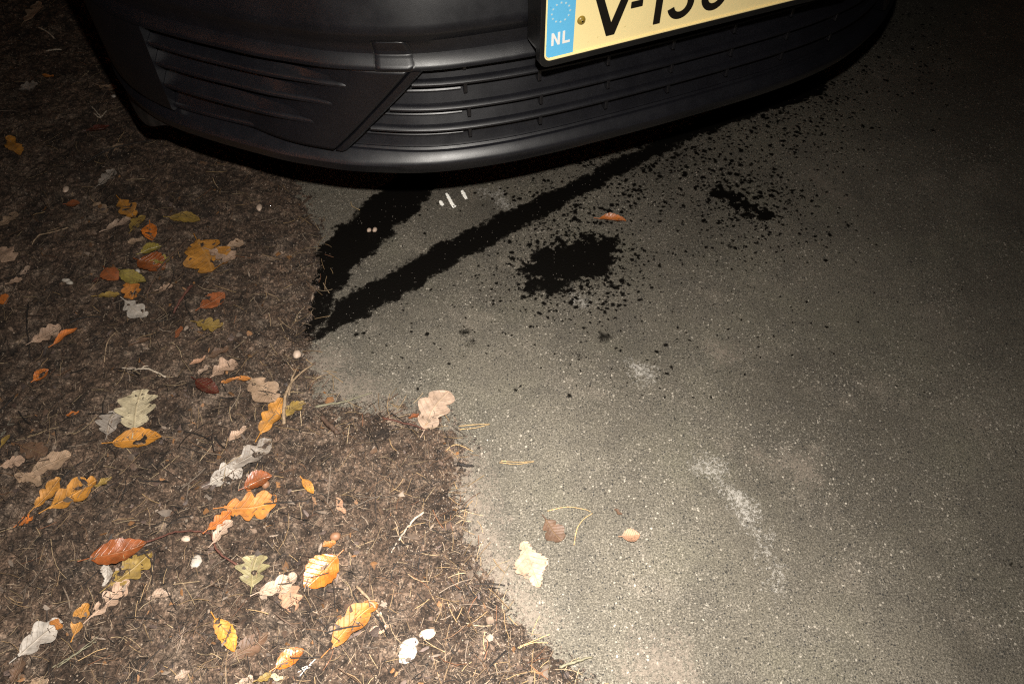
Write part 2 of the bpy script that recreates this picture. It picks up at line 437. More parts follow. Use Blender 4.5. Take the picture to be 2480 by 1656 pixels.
# ------------------------------------------------------------------ thin layers on the asphalt: spilled liquid, dust, scuffs
def seg_field(x, y, pts):
    """positive inside a band given by (px, py, half width in m)"""
    P = [(*ground(a, b), r) for a, b, r in pts]
    best = np.full(x.shape, -1e9)
    for (ax, ay, ar), (bx, by, br) in zip(P[:-1], P[1:]):
        dx, dy = bx - ax, by - ay
        t = np.clip(((x - ax) * dx + (y - ay) * dy) / (dx * dx + dy * dy), 0, 1)
        best = np.maximum(best, ar + (br - ar) * t - np.hypot(x - ax - t * dx, y - ay - t * dy))
    return best
def layer(name, field, box, step, z, mat):
    x = np.arange(box[0], box[2], step); y = np.arange(box[1], box[3], step)
    X, Y = np.meshgrid(x, y)
    F = field(X, Y)
    idx = np.arange(X.size).reshape(X.shape)
    q = np.stack([idx[:-1, :-1], idx[:-1, 1:], idx[1:, 1:], idx[1:, :-1]], -1).reshape(-1, 4)
    q = q[(F.ravel()[q] > -.010).all(1)]
    used = np.unique(q); remap = np.full(X.size, -1); remap[used] = np.arange(len(used))
    jx = (_lat(X * 1e4, Y * 1e4, 3) - 0.5) * step * 0.6; jy = (_lat(X * 1e4, Y * 1e4, 9) - 0.5) * step * 0.6
    zz = z + np.clip(F / 0.01, 0, 1) * 0.0004
    V = np.stack([(X + jx).ravel(), (Y + jy).ravel(), zz.ravel()], 1)[used]
    o = mesh_np(name, V, remap[q], mat)
    at = o.data.attributes.new('soak', 'FLOAT', 'POINT'); at.data.foreach_set('value', F.ravel()[used].astype(np.float32))
    return o
rag = lambda x, y, s: fbm(x, y, 0.030, 4, s) * 0.028 + fbm(x, y, 0.007, 2, s + 7) * 0.016 + .002
S1 = [(1010, 440, .045), (975, 480, .050), (925, 525, .052), (865, 575, .050), (815, 625, .047), (795, 680, .035), (770, 735, .022), (750, 795, .018)]
S2 = [(1960, 205, .045), (1800, 265, .034), (1640, 335, .024), (1540, 385, .020), (1450, 432, .024), (1330, 492, .027), (1200, 555, .031), (1080, 618, .033), (960, 688, .034), (860, 742, .034), (760, 792, .028)]
f1 = lambda x, y: (seg_field(x, y, S1) + rag(x, y, 100)) * 1.5
f2 = lambda x, y: (seg_field(x, y, S2) + rag(x, y, 130)) * 1.5
tag(layer('wet_streak', f1, (-.55, .80, .02, 1.75), .0022, .0016, 'wet'), 'short broad black wet streak from under the bumper to the soil', 'liquid stain', 'spilled liquid on the asphalt')
tag(layer('wet_streak', lambda x, y: np.minimum(f2(x, y), .002 - f1(x, y)), (-.50, .78, 1.1, 2.0), .0022, .0016, 'wet'), 'long black wet streak running diagonally across the asphalt', 'liquid stain', 'spilled liquid on the asphalt')
B1 = [(1290, 655, .030), (1350, 635, .062), (1425, 618, .062), (1470, 600, .035)]
B1b = [(1285, 690, .020), (1340, 690, .030)]
B2 = [(1750, 470, .020), (1800, 495, .028), (1850, 525, .018)]
fb1 = lambda x, y: np.maximum(seg_field(x, y, B1), seg_field(x, y, B1b)) + fbm(x, y, .05, 4, 160) * .05 + fbm(x, y, .010, 3, 171) * .050 - .006
fb2 = lambda x, y: seg_field(x, y, B2) + fbm(x, y, .05, 4, 190) * .05 + fbm(x, y, .010, 3, 201) * .050 - .006
tag(layer('liquid_splash', fb1, (-.20, .80, .50, 1.42), .0022, .0016, 'wet'), 'large round black splash of liquid below the orange leaf', 'liquid stain', 'spilled liquid on the asphalt')
tag(layer('liquid_splash', fb2, (.25, 1.0, .78, 1.65), .0022, .0016, 'wet'), 'small slanting black splash right of the orange leaf', 'liquid stain', 'spilled liquid on the asphalt')
gc1 = ground(1390, 640); gc2 = ground(1790, 490); gc3 = ground(1850, 320)
def droplets(n):
    g = np.random.default_rng(5)
    k = 60000
    x = g.uniform(-.3, 1.2, k); y = g.uniform(.75, 2.0, k)
    r1 = np.hypot(x - gc1[0], y - gc1[1]); r2 = np.hypot(x - gc2[0], y - gc2[1])
    far = np.abs((x - gc1[0]) * -.55 + (y - gc1[1]) * .83 - .16)
    dens = np.maximum(np.maximum(np.exp(-(r1 / .14) ** 2), .75 * np.exp(-(r2 / .15) ** 2)), .62 * np.exp(-(far / .20) ** 2) * np.clip((x + .10) / .2, 0, 1) * np.clip((1.2 - x) / .5, 0, 1))
    dens = np.maximum(dens, .16 * np.exp(-(r1 / .38) ** 2)) * (.55 + 1.1 * (fbm(x, y, .09, 2, 250) + .5) * .8)
    ok = (g.random(k) < dens) & (edge_dist(x, y) < -.03)
    for f in (f1, f2): ok &= f(x, y) < -.004
    x, y, dens = x[ok][:n], y[ok][:n], dens[ok][:n]; n = len(x)
    r = np.clip(np.exp(g.normal(math.log(.0025), .50, n)), .0012, .0080) * (.75 + .5 * dens)
    m = 9; V = np.zeros((n, m + 1, 3)); V[:, 0] = np.stack([x, y, np.full(n, .0017)], 1)
    st = g.uniform(.75, 1.3, n); ro = g.uniform(0, 6.3, n)
    for j in range(m):
        q_ = r * g.uniform(.78, 1.2, n); a = 2 * pi * j / m
        ux, uy = q_ * cos(a) * st, q_ * sin(a) / st
        V[:, j + 1] = np.stack([x + ux * np.cos(ro) - uy * np.sin(ro), y + ux * np.sin(ro) + uy * np.cos(ro), np.full(n, .0011)], 1)
    fs = np.array([(0, 1 + j, 1 + (j + 1) % m) for j in range(m)])
    F = (np.arange(n)[:, None, None] * (m + 1) + fs[None]).reshape(-1, 3)
    o = mesh_np('liquid_splatter', V.reshape(-1, 3), F, 'wet')
    sk = np.full((n, m + 1), -.004); sk[:, 0] = .008 + 1.5 * r
    at = o.data.attributes.new('soak', 'FLOAT', 'POINT'); at.data.foreach_set('value', sk.astype(np.float32).ravel())
    return o
tag(droplets(10000), 'fine black droplets spattered over the asphalt', 'liquid stain', kind='stuff')
# three pairs of small blots
def blot(px, py, r, s, label):
    c = ground(px, py)
    f = lambda x, y: r - np.hypot((x - c[0]) * .8, y - c[1]) + fbm(x, y, .02, 3, s) * r * 2.2
    tag(layer('liquid_blot', f, (c[0] - 4 * r, c[1] - 4 * r, c[0] + 4 * r, c[1] + 4 * r), .0018, .0016, 'wet'), label, 'liquid stain', 'small wet blots on the asphalt')
blot(1124, 806, .007, 300, 'smaller upper left of two smeared black blots below the long streak')
blot(1143, 828, .008, 310, 'lower right of two smeared black blots below the long streak')
blot(1462, 815, .009, 320, 'small black blot straight below the large splash')
blot(1402, 862, .006, 330, 'tiny black blot below and left of the blot under the splash')
blot(2447, 1368, .010, 340, 'lone black blot near the right edge of the asphalt')

def specks(name, pts, thr, s, label, mat='scuff', kind=None, cat='scuff mark', group=None, z=.0013):
    P = [ground(a, b) for a, b, r in pts]; m = max(r for a, b, r in pts) + .02
    box = (min(p[0] for p in P) - m, min(p[1] for p in P) - m, max(p[0] for p in P) + m, max(p[1] for p in P) + m)
    def f(x, y):
        g = seg_field(x, y, pts)
        return np.maximum(g, -.05) * .55 + fbm(x, y, .022, 3, s) * .030 - (thr - .84) * .05
    tag(layer(name, f, box, .003, z, mat), label, cat, group, kind or 'stuff')
specks('scuff_mark', [(1720, 1135, .022), (1745, 1165, .014), (1800, 1225, .018), (1845, 1310, .013), (1870, 1375, .013), (1882, 1420, .012)], .95, 400, 'long pale curved scuff scratched across the asphalt at lower right', group='pale scuffs on the asphalt')
specks('scuff_mark', [(1190, 470, .014), (1235, 505, .012)], .86, 420, 'pale scuff right of the white paint dashes', group='pale scuffs on the asphalt')
specks('scuff_mark', [(1405, 728, .012), (1415, 740, .010)], .84, 430, 'small whitish patch under the large black splash', group='pale scuffs on the asphalt')
specks('scuff_mark', [(1548, 905, .016), (1552, 910, .012)], .86, 440, 'round whitish patch lying alone mid asphalt', group='pale scuffs on the asphalt')
specks('scuff_mark', [(1745, 850, .012), (1765, 858, .010)], .84, 450, 'small cream patch above and right of the round whitish one', 'dust_patch', group='pale scuffs on the asphalt')
specks('scuff_mark', [(1960, 425, .016), (2035, 475, .020)], .90, 460, 'faint cream streak right of the small splash', 'dust_patch', group='pale scuffs on the asphalt')
specks('scuff_mark', [(1560, 1600, .030), (1620, 1620, .035), (1640, 1640, .03)], .86, 470, 'pinkish dusty patch at the bottom edge of the asphalt', 'dust_patch', group='pale scuffs on the asphalt')
specks('scuff_mark', [(1835, 1110, .010), (1960, 1130, .030)], .98, 480, 'faint pinkish patch above and right of the long curved scuff', 'dust_patch', group='pale scuffs on the asphalt')
specks('sand_dust', [(770, 880, .05), (830, 945, .05), (930, 975, .03), (1130, 1130, .035), (1150, 1260, .045), (1210, 1380, .05), (1290, 1500, .04)], .97, 490, 'pale sand dusted along the edge of the asphalt', 'dust_patch', 'stuff', 'sand')

def dash(pts, wd, label):
    P = [ground(*p) for p in pts]; V = []; F = []
    n = 26
    rr = random.Random(len(label))
    for i in range(n + 1):
        t = i / n * (len(P) - 1); k = min(int(t), len(P) - 2); f = t - k
        x = P[k][0] * (1 - f) + P[k + 1][0] * f; y = P[k][1] * (1 - f) + P[k + 1][1] * f
        dx, dy = P[k + 1][0] - P[k][0], P[k + 1][1] - P[k][1]; L = hypot(dx, dy)
        e = wd * (0.45 + 0.55 * sin(pi * min(1, max(0, i / n * .9 + .05))) ** .5)
        a, b = e * rr.uniform(.6, 1.25), e * rr.uniform(.6, 1.25)
        V += [(x - dy / L * a, y + dx / L * a, .0014), (x - dy / L * a * .6, y + dx / L * a * .6, .0026), (x + dy / L * b * .6, y - dx / L * b * .6, .0026), (x + dy / L * b, y - dx / L * b, .0014)]
        if i:
            o = 4 * i
            F += [(o - 4 + j, o - 3 + j, o + 1 + j, o + j) for j in range(3)]
    tag(mesh_py('paint_mark', V, F, 'road_paint'), label, 'paint mark', 'white paint dashes under the bumper')
dash([(1066, 488), (1073, 500)], .0035, 'short left dash of white paint below the bumper lip')
dash([(1082, 470), (1092, 490), (1101, 503), (1096, 501)], .0040, 'longest middle dash of white paint below the bumper lip')
dash([(1119, 463), (1130, 484)], .0040, 'right dash of white paint below the bumper lip')

# ------------------------------------------------------------------ the van (frame: x along the plate, y rearwards, z up; origin under the plate's left corner)
YAW = radians(23.2)
OX, OY = ground(1325, 150, .47)
van = empty('van', (OX, OY, 0), YAW)
tag(van, 'dark parked van with grey plastic bumper and yellow number plate', 'van')
W0 = .26
_bw = [0, .1, .2, .28, .35, .40, .45, .50, .543, .634, .723, .787, .818, .842, .856, .864, .868, .870]
_bv = [.060, .061, .064, .070, .081, .093, .113, .141, .166, .238, .325, .395, .440, .500, .570, .680, .82, 1.30]
def plan_curve():
    ww = np.array([-a for a in _bw[:0:-1]] + _bw); vv = np.array(_bv[:0:-1] + _bv)
    s = np.concatenate([[0], np.cumsum(np.hypot(np.diff(ww), np.diff(vv)))])
    S = np.linspace(0, s[-1], 3001)
    a, b = np.interp(S, s, ww), np.interp(S, s, vv)
    k = np.hanning(91); k /= k.sum()
    ap = np.concatenate([np.full(45, a[0]), a, np.full(45, a[-1])]); bp = np.concatenate([np.full(45, b[0]), b, np.full(45, b[-1])])
    return S, np.convolve(ap, k, 'valid'), np.convolve(bp, k, 'valid')
PS, PW, PV = plan_curve()
PW = np.maximum.accumulate(PW + np.arange(len(PW)) * 1e-9)
def s_of(w_): return float(np.interp(w_, PW, PS))
def base_pt(s, off):
    x = float(np.interp(s, PS, PW)); y = float(np.interp(s, PS, PV))
    e = .004
    tx = float(np.interp(s + e, PS, PW) - np.interp(s - e, PS, PW)); ty = float(np.interp(s + e, PS, PV) - np.interp(s - e, PS, PV))
    L = hypot(tx, ty) or 1
    nxx, nyy = ty / L, -tx / L
    k = max(-nyy, .55)
    return x + W0 + nxx * off * k, y + nyy * off * k
def sweep(name, w0, w1, prof, mat, parent=None, n=80, closed=True, taper=None):
    """prof: list of (offset, z) or a function of w giving it"""
    s0, s1 = s_of(w0), s_of(w1); V = []; F = []; k = None
    for i in range(n + 1):
        s = s0 + (s1 - s0) * i / n
        w_ = float(np.interp(s, PS, PW))
        pr = prof(w_) if callable(prof) else prof
        k = len(pr)
        for off, z in pr:
            x, y = base_pt(s, off); V.append((x, y, z))
    m = k if closed else k - 1
    for i in range(n):
        for j in range(m):
            a = i * k + j; b = i * k + (j + 1) % k
            F.append((a, b, b + k, a + k))
    if closed:
        F.append(tuple(range(k))[::-1]); F.append(tuple(n * k + j for j in range(k)))
    o = mesh_py(name, V, F, mat, parent or van)
    import bmesh
    bm = bmesh.new(); bm.from_mesh(o.data); bmesh.ops.recalc_face_normals(bm, faces=bm.faces); bm.to_mesh(o.data); bm.free()
    return smooth_auto(o)
ss = lambda a, b, x: (lambda t: t * t * (3 - 2 * t))(min(1, max(0, (x - a) / (b - a))))
WM = .8695
# upper skin with the rim chamfer
def up_prof(w_):
    a = abs(w_); k = ss(.30, .55, a)
    r = .014 + .010 * k
    c = r - .004 + .004 * k
    return [(r - .040, .4445), (r - .002, .4450), (r + .0005, .4475), (r, .4515), (r - .0020, .4545), (r - .0110, .4632), (r - .0150, .4662), (r - .0162, .4720), (c - .0130, .4850), (c - .0025, .4990),
            (c - .0015, .5035), (c - .0050, .5150), (c - .0160, .5450), (c - .0330, .5900), (c - .0500, .6350), (c - .0720, .6800), (c - .0800, .7000), (c - .12, .7000)]
bumper = sweep('bumper', -WM, WM, up_prof, 'plastic', n=200)
bumper['label'] = 'dark grey grained plastic bumper skin'
# lower lip
def lip_prof(w_):
    a = abs(w_); k = ss(.35, .65, a) * .016
    return [(-.040, .2880), (-.010, .2880), (-.0075, .2845), (-.0035, .2845), (-.0015, .2835), (.0075 + k * .6, .2730), (.0100 + k * .8, .2690), (.0100 + k, .2650), (.0050 + k, .2530), (-.0010 + k, .2440), (-.012, .2420), (-.060, .2400)]
sweep('bumper_lip', -WM, WM, lip_prof, 'plastic', n=200)
# corner skin behind the recesses
for sgn in (-1, 1):
    cw = sorted((sgn * .776, sgn * WM))
    sweep('bumper_corner', cw[0], cw[1], [(-.045, .2865), (.016, .2865), (.0215, .292), (.0230, .35), (.0225, .4435), (-.045, .4435)], 'plastic', n=60)
# centre grille louvres
def wd(z): return .4265 + (.451 - z) * .765
slats = [(.448, .4100), (.4020, .3660), (.3590, .3270), (.3205, .2895)]
for i, (zt, zf) in enumerate(slats):
    e = wd((zt + zf) / 2) - .010
    top = zt
    pr = [(-.0420, top), (-.0200, top - .001), (-.0085, zf + .0068), (-.0050, zf + .0058), (-.0010, zf + .0042), (.0016, zf + .0015), (.0018, zf - .0010), (-.0010, zf - .0035), (-.0200, zf - .0050), (-.0420, zf - .0060)]
    if i == 3: pr = [(-.0420, top), (-.0200, top - .001), (-.0120, zf + .0035), (-.0100, zf), (-.0420, zf)]
    g = sweep('grille_slat', -e, e, pr, 'plastic', n=110)
sweep('grille_back', -.53, .53, [(-.052, .2870), (-.043, .2870), (-.043, .4430), (-.052, .4430)], 'black_plastic', n=90)
def box_sweep(name, w_, half, o0, o1, z0, z1, mat, lean=0.0):
    s = s_of(w_); V = []
    for z, dz in ((z0, 0), (z1, lean)):
        for off in (o0, o1):
            for d in (-half, half):
                x, y = base_pt(s + d, off); V.append((x, y, z))
    F = [(0, 1, 3, 2), (4, 6, 7, 5), (0, 4, 5, 1), (2, 3, 7, 6), (0, 2, 6, 4), (1, 5, 7, 3)]
    return bevel(mesh_py(name, V, F, mat, van), .0012, 2)
for i in range(3):
    zt = slats[i + 1][0]; zf = slats[i][1]
    for k in range(-3, 4):
        w_ = .1185 * k + (.004 if i else 0)
        box_sweep('grille_post', w_, .0030, -.030, -.0040, zf - .0215, zf - .0030, 'plastic')
for k in range(-3, 4):
    box_sweep('grille_post', .1185 * k, .0030, -.030, -.0040, .4290, .4460, 'plastic')
# thin steps behind the outer louvres
for sgn in (-1, 1):
    for i in range(4):
        e = wd(slats[i][0]) - .012
        a, b = sorted((sgn * .362, sgn * e)); zt = slats[i][0] - .0075
        if i == 0: zt -= .004
        sweep('grille_step', a, b, [(-.040, zt - .006), (-.0145, zt - .006), (-.0135, zt - .0025), (-.0150, zt - .0005), (-.040, zt + .001)], 'plastic', n=20)
# diagonal frames, corner panels, fins
def diag_frame(sgn):
    V = []; F = []; n = 40
    for i in range(n + 1):
        z = .4445 - (.4445 - .2890) * i / n
        wo = wd(z); wi = wo - .0135 - .004 * (1 - i / n)
        for w_, off in ((wo, -.035), (wo, .0150), (wo - .0015, .0175), (wi + .004, .0170), (wi, .0130), (wi - .003, -.035)):
            x, y = base_pt(s_of(sgn * w_), off); V.append((x, y, z))
    k = 6
    for i in range(n):
        for j in range(k):
            a = i * k + j; b = i * k + (j + 1) % k
            F.append((a, a + k, b + k, b) if sgn < 0 else (a, b, b + k, a + k))
    F += [tuple(range(k)), tuple(n * k + j for j in range(k))[::-1]]
    o = mesh_py('grille_frame', V, F, 'plastic', van)
    return smooth_auto(o)
def panel_off(a):
    return .0125 - .040 * ss(.505, .68, a)
def corner_panel(sgn):
    V = []; F = []; n, m = 60, 24
    for i in range(n + 1):
        for j in range(m + 1):
            z = .4440 - (.4440 - .2880) * j / m
            a = wd(z) + .0022 + (.7765 - wd(z)) * i / n
            x, y = base_pt(s_of(sgn * a), panel_off(a - (wd(z) - .46) * .9)); V.append((x, y, z))
    for i in range(n):
        for j in range(m):
            a = i * (m + 1) + j
            q_ = (a, a + 1, a + m + 2, a + m + 1)
            F.append(q_ if sgn < 0 else q_[::-1])
    o = mesh_py('corner_panel', V, F, 'plastic', van, True)
    so = o.modifiers.new('solid', 'SOLIDIFY'); so.thickness = .004; so.offset = -1
    # tapering fins
    for zf, ztop, end, tend in ((.4125, .4300, .497, .565), (.3770, .3990, .519, .592), (.3365, .3590, .550, .621), (.2925, .3230, .575, .600)):
        def pr(w_, zf=zf, ztop=ztop, end=end, tend=tend):
            a = abs(w_); u = ss(end, tend + .01, a)
            f = min(1, max(0, (a - end) / (.10)))
            p = panel_off(a - (wd(zf) - .46) * .9) - .003
            zt = zf + .003 + (ztop - zf - .003) * (.25 + .75 * u if a < tend else 1) * min(1, f * 3 + .05)
            fr = max(p + .0005, .0175 - .012 * (1 - min(1, f * 4)))
            if zf < .30: fr = max(p + .0005, -.004 + .012 * ss(.60, .78, a))
            m_ = p + (fr - p) * .45
            return [(p - .004, zt), (m_, zt - .001), (fr - .0055, zf + .0062), (fr - .0025, zf + .0050), (fr, zf + .0018), (fr, zf - .0012), (fr - .003, zf - .0035), (p - .004, zf - .0055)]
        a, b = sorted((sgn * end, sgn * .7755))
        sweep('fin', a, b, pr, 'plastic', o, n=60)
    return o
for sgn in (-1, 1):
    diag_frame(sgn); corner_panel(sgn)
# towing-eye cover: small rounded hatch proud of the skin
def surf_pt(w_, z, extra):
    pr = up_prof(w_); zs = [p[1] for p in pr[3:]]; os_ = [p[0] for p in pr[3:]]
    x, y = base_pt(s_of(w_), float(np.interp(z, zs, os_)) + extra)
    return (x, y, z)
def tow_cover():
    cor = [(-.4785, .4875), (-.4330, .4870), (-.4245, .4550), (-.4310, .4470), (-.4745, .4475)]
    rad = [.006, .010, .004, .003, .002]; out = []
    n = len(cor)
    for i, (p, r) in enumerate(zip(cor, rad)):
        a = Vector(cor[i - 1]) - Vector(p); b = Vector(cor[(i + 1) % n]) - Vector(p)
        p0 = Vector(p) + a.normalized() * r; p1 = Vector(p) + b.normalized() * r
        for t in (0, .25, .5, .75, 1):
            out.append((1 - t) ** 2 * p0 + 2 * t * (1 - t) * Vector(p) + t * t * p1)
    # rows of the panel follow the skin
    V = []; F = []
    cx = sum(p.x for p in out) / len(out); cz = sum(p.y for p in out) / len(out)
    n = len(out); zlo, zhi = min(p.y for p in out) + 2e-4, max(p.y for p in out) - 2e-4
    NR, NC = 40, 12
    for i in range(NR + 1):
        z = zlo + (zhi - zlo) * i / NR; hit = []
        for j in range(n):
            a, b = out[j], out[(j + 1) % n]
            if (a.y - z) * (b.y - z) <= 0 and abs(a.y - b.y) > 1e-9: hit.append(a.x + (b.x - a.x) * (z - a.y) / (b.y - a.y))
        l_, r_ = min(hit), max(hit)
        for j in range(NC + 1):
            e = .0024 * min(1, 12 * min(j, NC - j) / NC) * min(1, 20 * min(i, NR - i) / NR)
            V.append(surf_pt(l_ + (r_ - l_) * j / NC, z, e))
    F = [(i * (NC + 1) + j, i * (NC + 1) + j + 1, (i + 1) * (NC + 1) + j + 1, (i + 1) * (NC + 1) + j) for i in range(NR) for j in range(NC)]
    o = mesh_py('towing_eye_cover', V, F, 'plastic', van, True)
    dense = []
    for j in range(n):
        for t in (0, .1, .2, .3, .4, .5, .6, .7, .8, .9): dense.append(out[j].lerp(out[(j + 1) % n], t))
    out = dense; m = len(out)
    # dark joint around it
    V = []; F = []
    for r, e in ((.99, .0009), (1.055, .0009)):
        for p in out: V.append(surf_pt(cx + (p.x - cx) * r, cz + (p.y - cz) * r, e))
    for j in range(m): F.append((j, (j + 1) % m, m + (j + 1) % m, m + j))
    mesh_py('cover_joint', V, F, 'black_plastic', o)
    return o
tow_cover()
# wheel-arch deflectors hanging below the bumper corners
for sgn in (-1, 1):
    a, b = sorted((sgn * .800, sgn * .8690))
    def dp(w_):
        k = ss(.800, .850, abs(w_)); q_ = lambda z: .2395 + (z - .2395) * (.12 + .88 * k)
        return [(-.040, .236), (-.006, .2415), (.004, .2395), (.004 + .012 * k, q_(.205)), (.004 + .014 * k, q_(.192)), (.000 + .008 * k, q_(.190)), (-.020, q_(.197))]
    o = sweep('wheel_arch_deflector', a, b, dp, 'dirty_rubber', n=50)
    o['label'] = 'grey dusty deflector strip under the bumper corner'

def box(name, x0, x1, y0, y1, z0, z1, mat, parent, bv=.003):
    V = [(x, y, z) for x in (x0, x1) for y in (y0, y1) for z in (z0, z1)]
    F = [(0, 1, 3, 2), (4, 6, 7, 5), (0, 4, 5, 1), (2, 3, 7, 6), (0, 2, 6, 4), (1, 5, 7, 3)]
    o = mesh_py(name, V, F, mat, parent)
    return bevel(o, bv, 2) if bv else o
box('undertray_blocker', W0 - .80, W0 + .80, .50, 2.6, .20, .24, 'underbody', van)  # unseen dark underside plate, added to block light behind the bumper
# number plate --------------------------------------------------------------
PZ, PU, PL, PH = .4745, -.0035, .520, .110
def rrect(u0, u1, z0, z1, r, n=6):
    o = []
    for cx, cz, a0 in ((u1 - r, z1 - r, 0), (u0 + r, z1 - r, 90), (u0 + r, z0 + r, 180), (u1 - r, z0 + r, 270)):
        for i in range(n + 1):
            a = radians(a0 + 90 * i / n); o.append((cx + r * cos(a), cz + r * sin(a)))
    return o
def slab(name, outline, y0, y1, mat, parent, bv=0):
    """outline in (u, z), from y0 (front) to y1 (back)"""
    n = len(outline)
    V = [(u, y0, z) for u, z in outline] + [(u, y1, z) for u, z in outline]
    F = [tuple(range(n)), tuple(range(2 * n - 1, n - 1, -1))] + [(i, n + i, n + (i + 1) % n, (i + 1) % n) for i in range(n)]
    o = mesh_py(name, V, F, mat, parent)
    import bmesh
    bm = bmesh.new(); bm.from_mesh(o.data); bmesh.ops.recalc_face_normals(bm, faces=bm.faces); bm.to_mesh(o.data); bm.free()
    return bevel(o, bv, 2) if bv else o
def ring(name, out, inn, y0, y1, mat, parent):
    n = len(out); V = [(u, y0, z) for u, z in out] + [(u, y0, z) for u, z in inn] + [(u, y1, z) for u, z in out] + [(u, y1, z) for u, z in inn]
    F = []
    for i in range(n):
        j = (i + 1) % n
        F += [(i, j, n + j, n + i), (2 * n + i, 3 * n + i, 3 * n + j, 2 * n + j), (i, 2 * n + i, 2 * n + j, j), (n + i, n + j, 3 * n + j, 3 * n + i)]
    o = mesh_py(name, V, F, mat, parent)
    import bmesh
    bm = bmesh.new(); bm.from_mesh(o.data); bmesh.ops.recalc_face_normals(bm, faces=bm.faces); bm.to_mesh(o.data); bm.free()
    return o
plate = slab('number_plate', rrect(PU, PU + PL, PZ, PZ + PH, .008), .000, .002, 'plate_yellow', van)
plate['label'] = 'yellow number plate with blue country band'
slab('plate_band', [(u, z) for u, z in rrect(PU + .0012, PU + .0435, PZ + .0012, PZ + PH - .0012, .006) if u < PU + .030] + [(PU + .0435, PZ + .0012), (PU + .0435, PZ + PH - .0012)], -.0006, .0005, 'plate_blue', plate)
ring('plate_rim', rrect(PU - .0022, PU + PL + .0022, PZ - .0022, PZ + PH + .0022, .010), rrect(PU - .0004, PU + PL + .0004, PZ - .0004, PZ + PH + .0004, .008), -.0022, .003, 'plate_yellow', plate)
bevel(ring('plate_holder', rrect(PU - .010, PU + PL + .010, PZ - .0115, PZ + PH + .010, .014), rrect(PU - .0024, PU + PL + .0024, PZ - .0024, PZ + PH + .0024, .010), -.0035, .010, 'black_plastic', plate), .0012, 2)
slab('holder_back', rrect(PU - .004, PU + PL + .004, PZ - .004, PZ + PH + .004, .012), .003, .052, 'black_plastic', plate)
def ribbon(name, pts, wdt, parent, mat='plate_black', y=-.0014, closed=False):
    n = len(pts); L = []; R = []
    for i, p in enumerate(pts):
        a = pts[i - 1] if (i or closed) else p; b = pts[(i + 1) % n] if (i < n - 1 or closed) else p
        dx, dz = b[0] - a[0], b[1] - a[1]; l = hypot(dx, dz)
        L.append((p[0] - dz / l * wdt / 2, p[1] + dx / l * wdt / 2)); R.append((p[0] + dz / l * wdt / 2, p[1] - dx / l * wdt / 2))
    V = [(u, y, z) for u, z in L] + [(u, y, z) for u, z in R] + [(u, .0002, z) for u, z in L] + [(u, .0002, z) for u, z in R]
    F = []
    for i in range(n if closed else n - 1):
        j = (i + 1) % n
        F += [(i, j, n + j, n + i), (2 * n + i, 3 * n + i, 3 * n + j, 2 * n + j), (i, 2 * n + i, 2 * n + j, j), (n + i, n + j, 3 * n + j, 3 * n + i)]
    if not closed: F += [(0, n, 3 * n, 2 * n), (n - 1, 3 * n - 1, 4 * n - 1, 2 * n - 1)]
    o = mesh_py(name, V, F, mat, parent)
    import bmesh
    bm = bmesh.new(); bm.from_mesh(o.data); bmesh.ops.recalc_face_normals(bm, faces=bm.faces); bm.to_mesh(o.data); bm.free()
    return o
def arc(cx, cz, rx, rz, a0, a1, n=18):
    return [(cx + rx * cos(radians(a0 + (a1 - a0) * i / n)), cz + rz * sin(radians(a0 + (a1 - a0) * i / n))) for i in range(n + 1)]
zb, zt_ = .4885, .5655                     # foot and head of the characters
o = slab('plate_character', [(.0640, zt_), (.0762, zt_), (.0985, .5075), (.1205, zt_), (.1325, zt_), (.1050, zb), (.0920, zb)], -.0014, .0002, 'plate_black', plate); o['label'] = 'black letter V'
o = slab('plate_character', [(.1280, .5220), (.1470, .5220), (.1470, .5320), (.1280, .5320)], -.0014, .0002, 'plate_black', plate, .0008); o['label'] = 'black dash'
o = slab('plate_character', [(.1690, zb), (.1800, zb), (.1800, zt_), (.1720, zt_), (.1580, .5540), (.1580, .5440), (.1690, .5520)], -.0014, .0002, 'plate_black', plate); o['label'] = 'black digit 1'
o = ribbon('plate_character', arc(.2120, .5110, .0165, .0175, 195, 405, 20) + arc(.2120, .5435, .0150, .0165, -60, 165, 20), .0108, plate); o['label'] = 'black digit 3'
o = ribbon('plate_character', arc(.2690, .5120, .0165, .0180, 100, 460, 30)[:-1], .0108, plate, closed=True); o['label'] = 'black digit 6'
ribbon('plate_character', [(.2528, .5120)] + arc(.2830, .5200, .0300, .0400, 180, 112, 12), .0104, plate)
scr = []
for k in range(5):
    r_, yy = [(.0064, 0), (.0062, -.0012), (.0052, -.0028), (.0034, -.0038), (.0012, -.0042)][k]
    scr += [(.0503 + r_ * cos(2 * pi * i / 20), yy, .5222 + r_ * sin(2 * pi * i / 20)) for i in range(20)]
mesh_py('plate_screw', scr, [(k * 20 + i, (k + 1) * 20 + i, (k + 1) * 20 + (i + 1) % 20, k * 20 + (i + 1) % 20) for k in range(4) for i in range(20)] + [tuple(range(80, 100))], 'plate_screw', plate, True)
for k in range(12):
    a = 2 * pi * k / 12; cu, cz = .0178 + .0138 * cos(a), .5412 + .0138 * sin(a)
    slab('plate_star', [(cu + (.0019 if i % 2 == 0 else .0008) * sin(2 * pi * i / 10), cz + (.0019 if i % 2 == 0 else .0008) * cos(2 * pi * i / 10)) for i in range(10)], -.0010, -.0004, 'plate_star', plate)
nz0, nz1 = .4935, .5125
slab('band_letter', [(.0050, nz0), (.0085, nz0), (.0085, .5060), (.0148, nz0), (.0182, nz0), (.0182, nz1), (.0147, nz1), (.0147, .5000), (.0084, nz1), (.0050, nz1)], -.0011, -.0004, 'plate_white', plate)['label'] = 'white letter N'
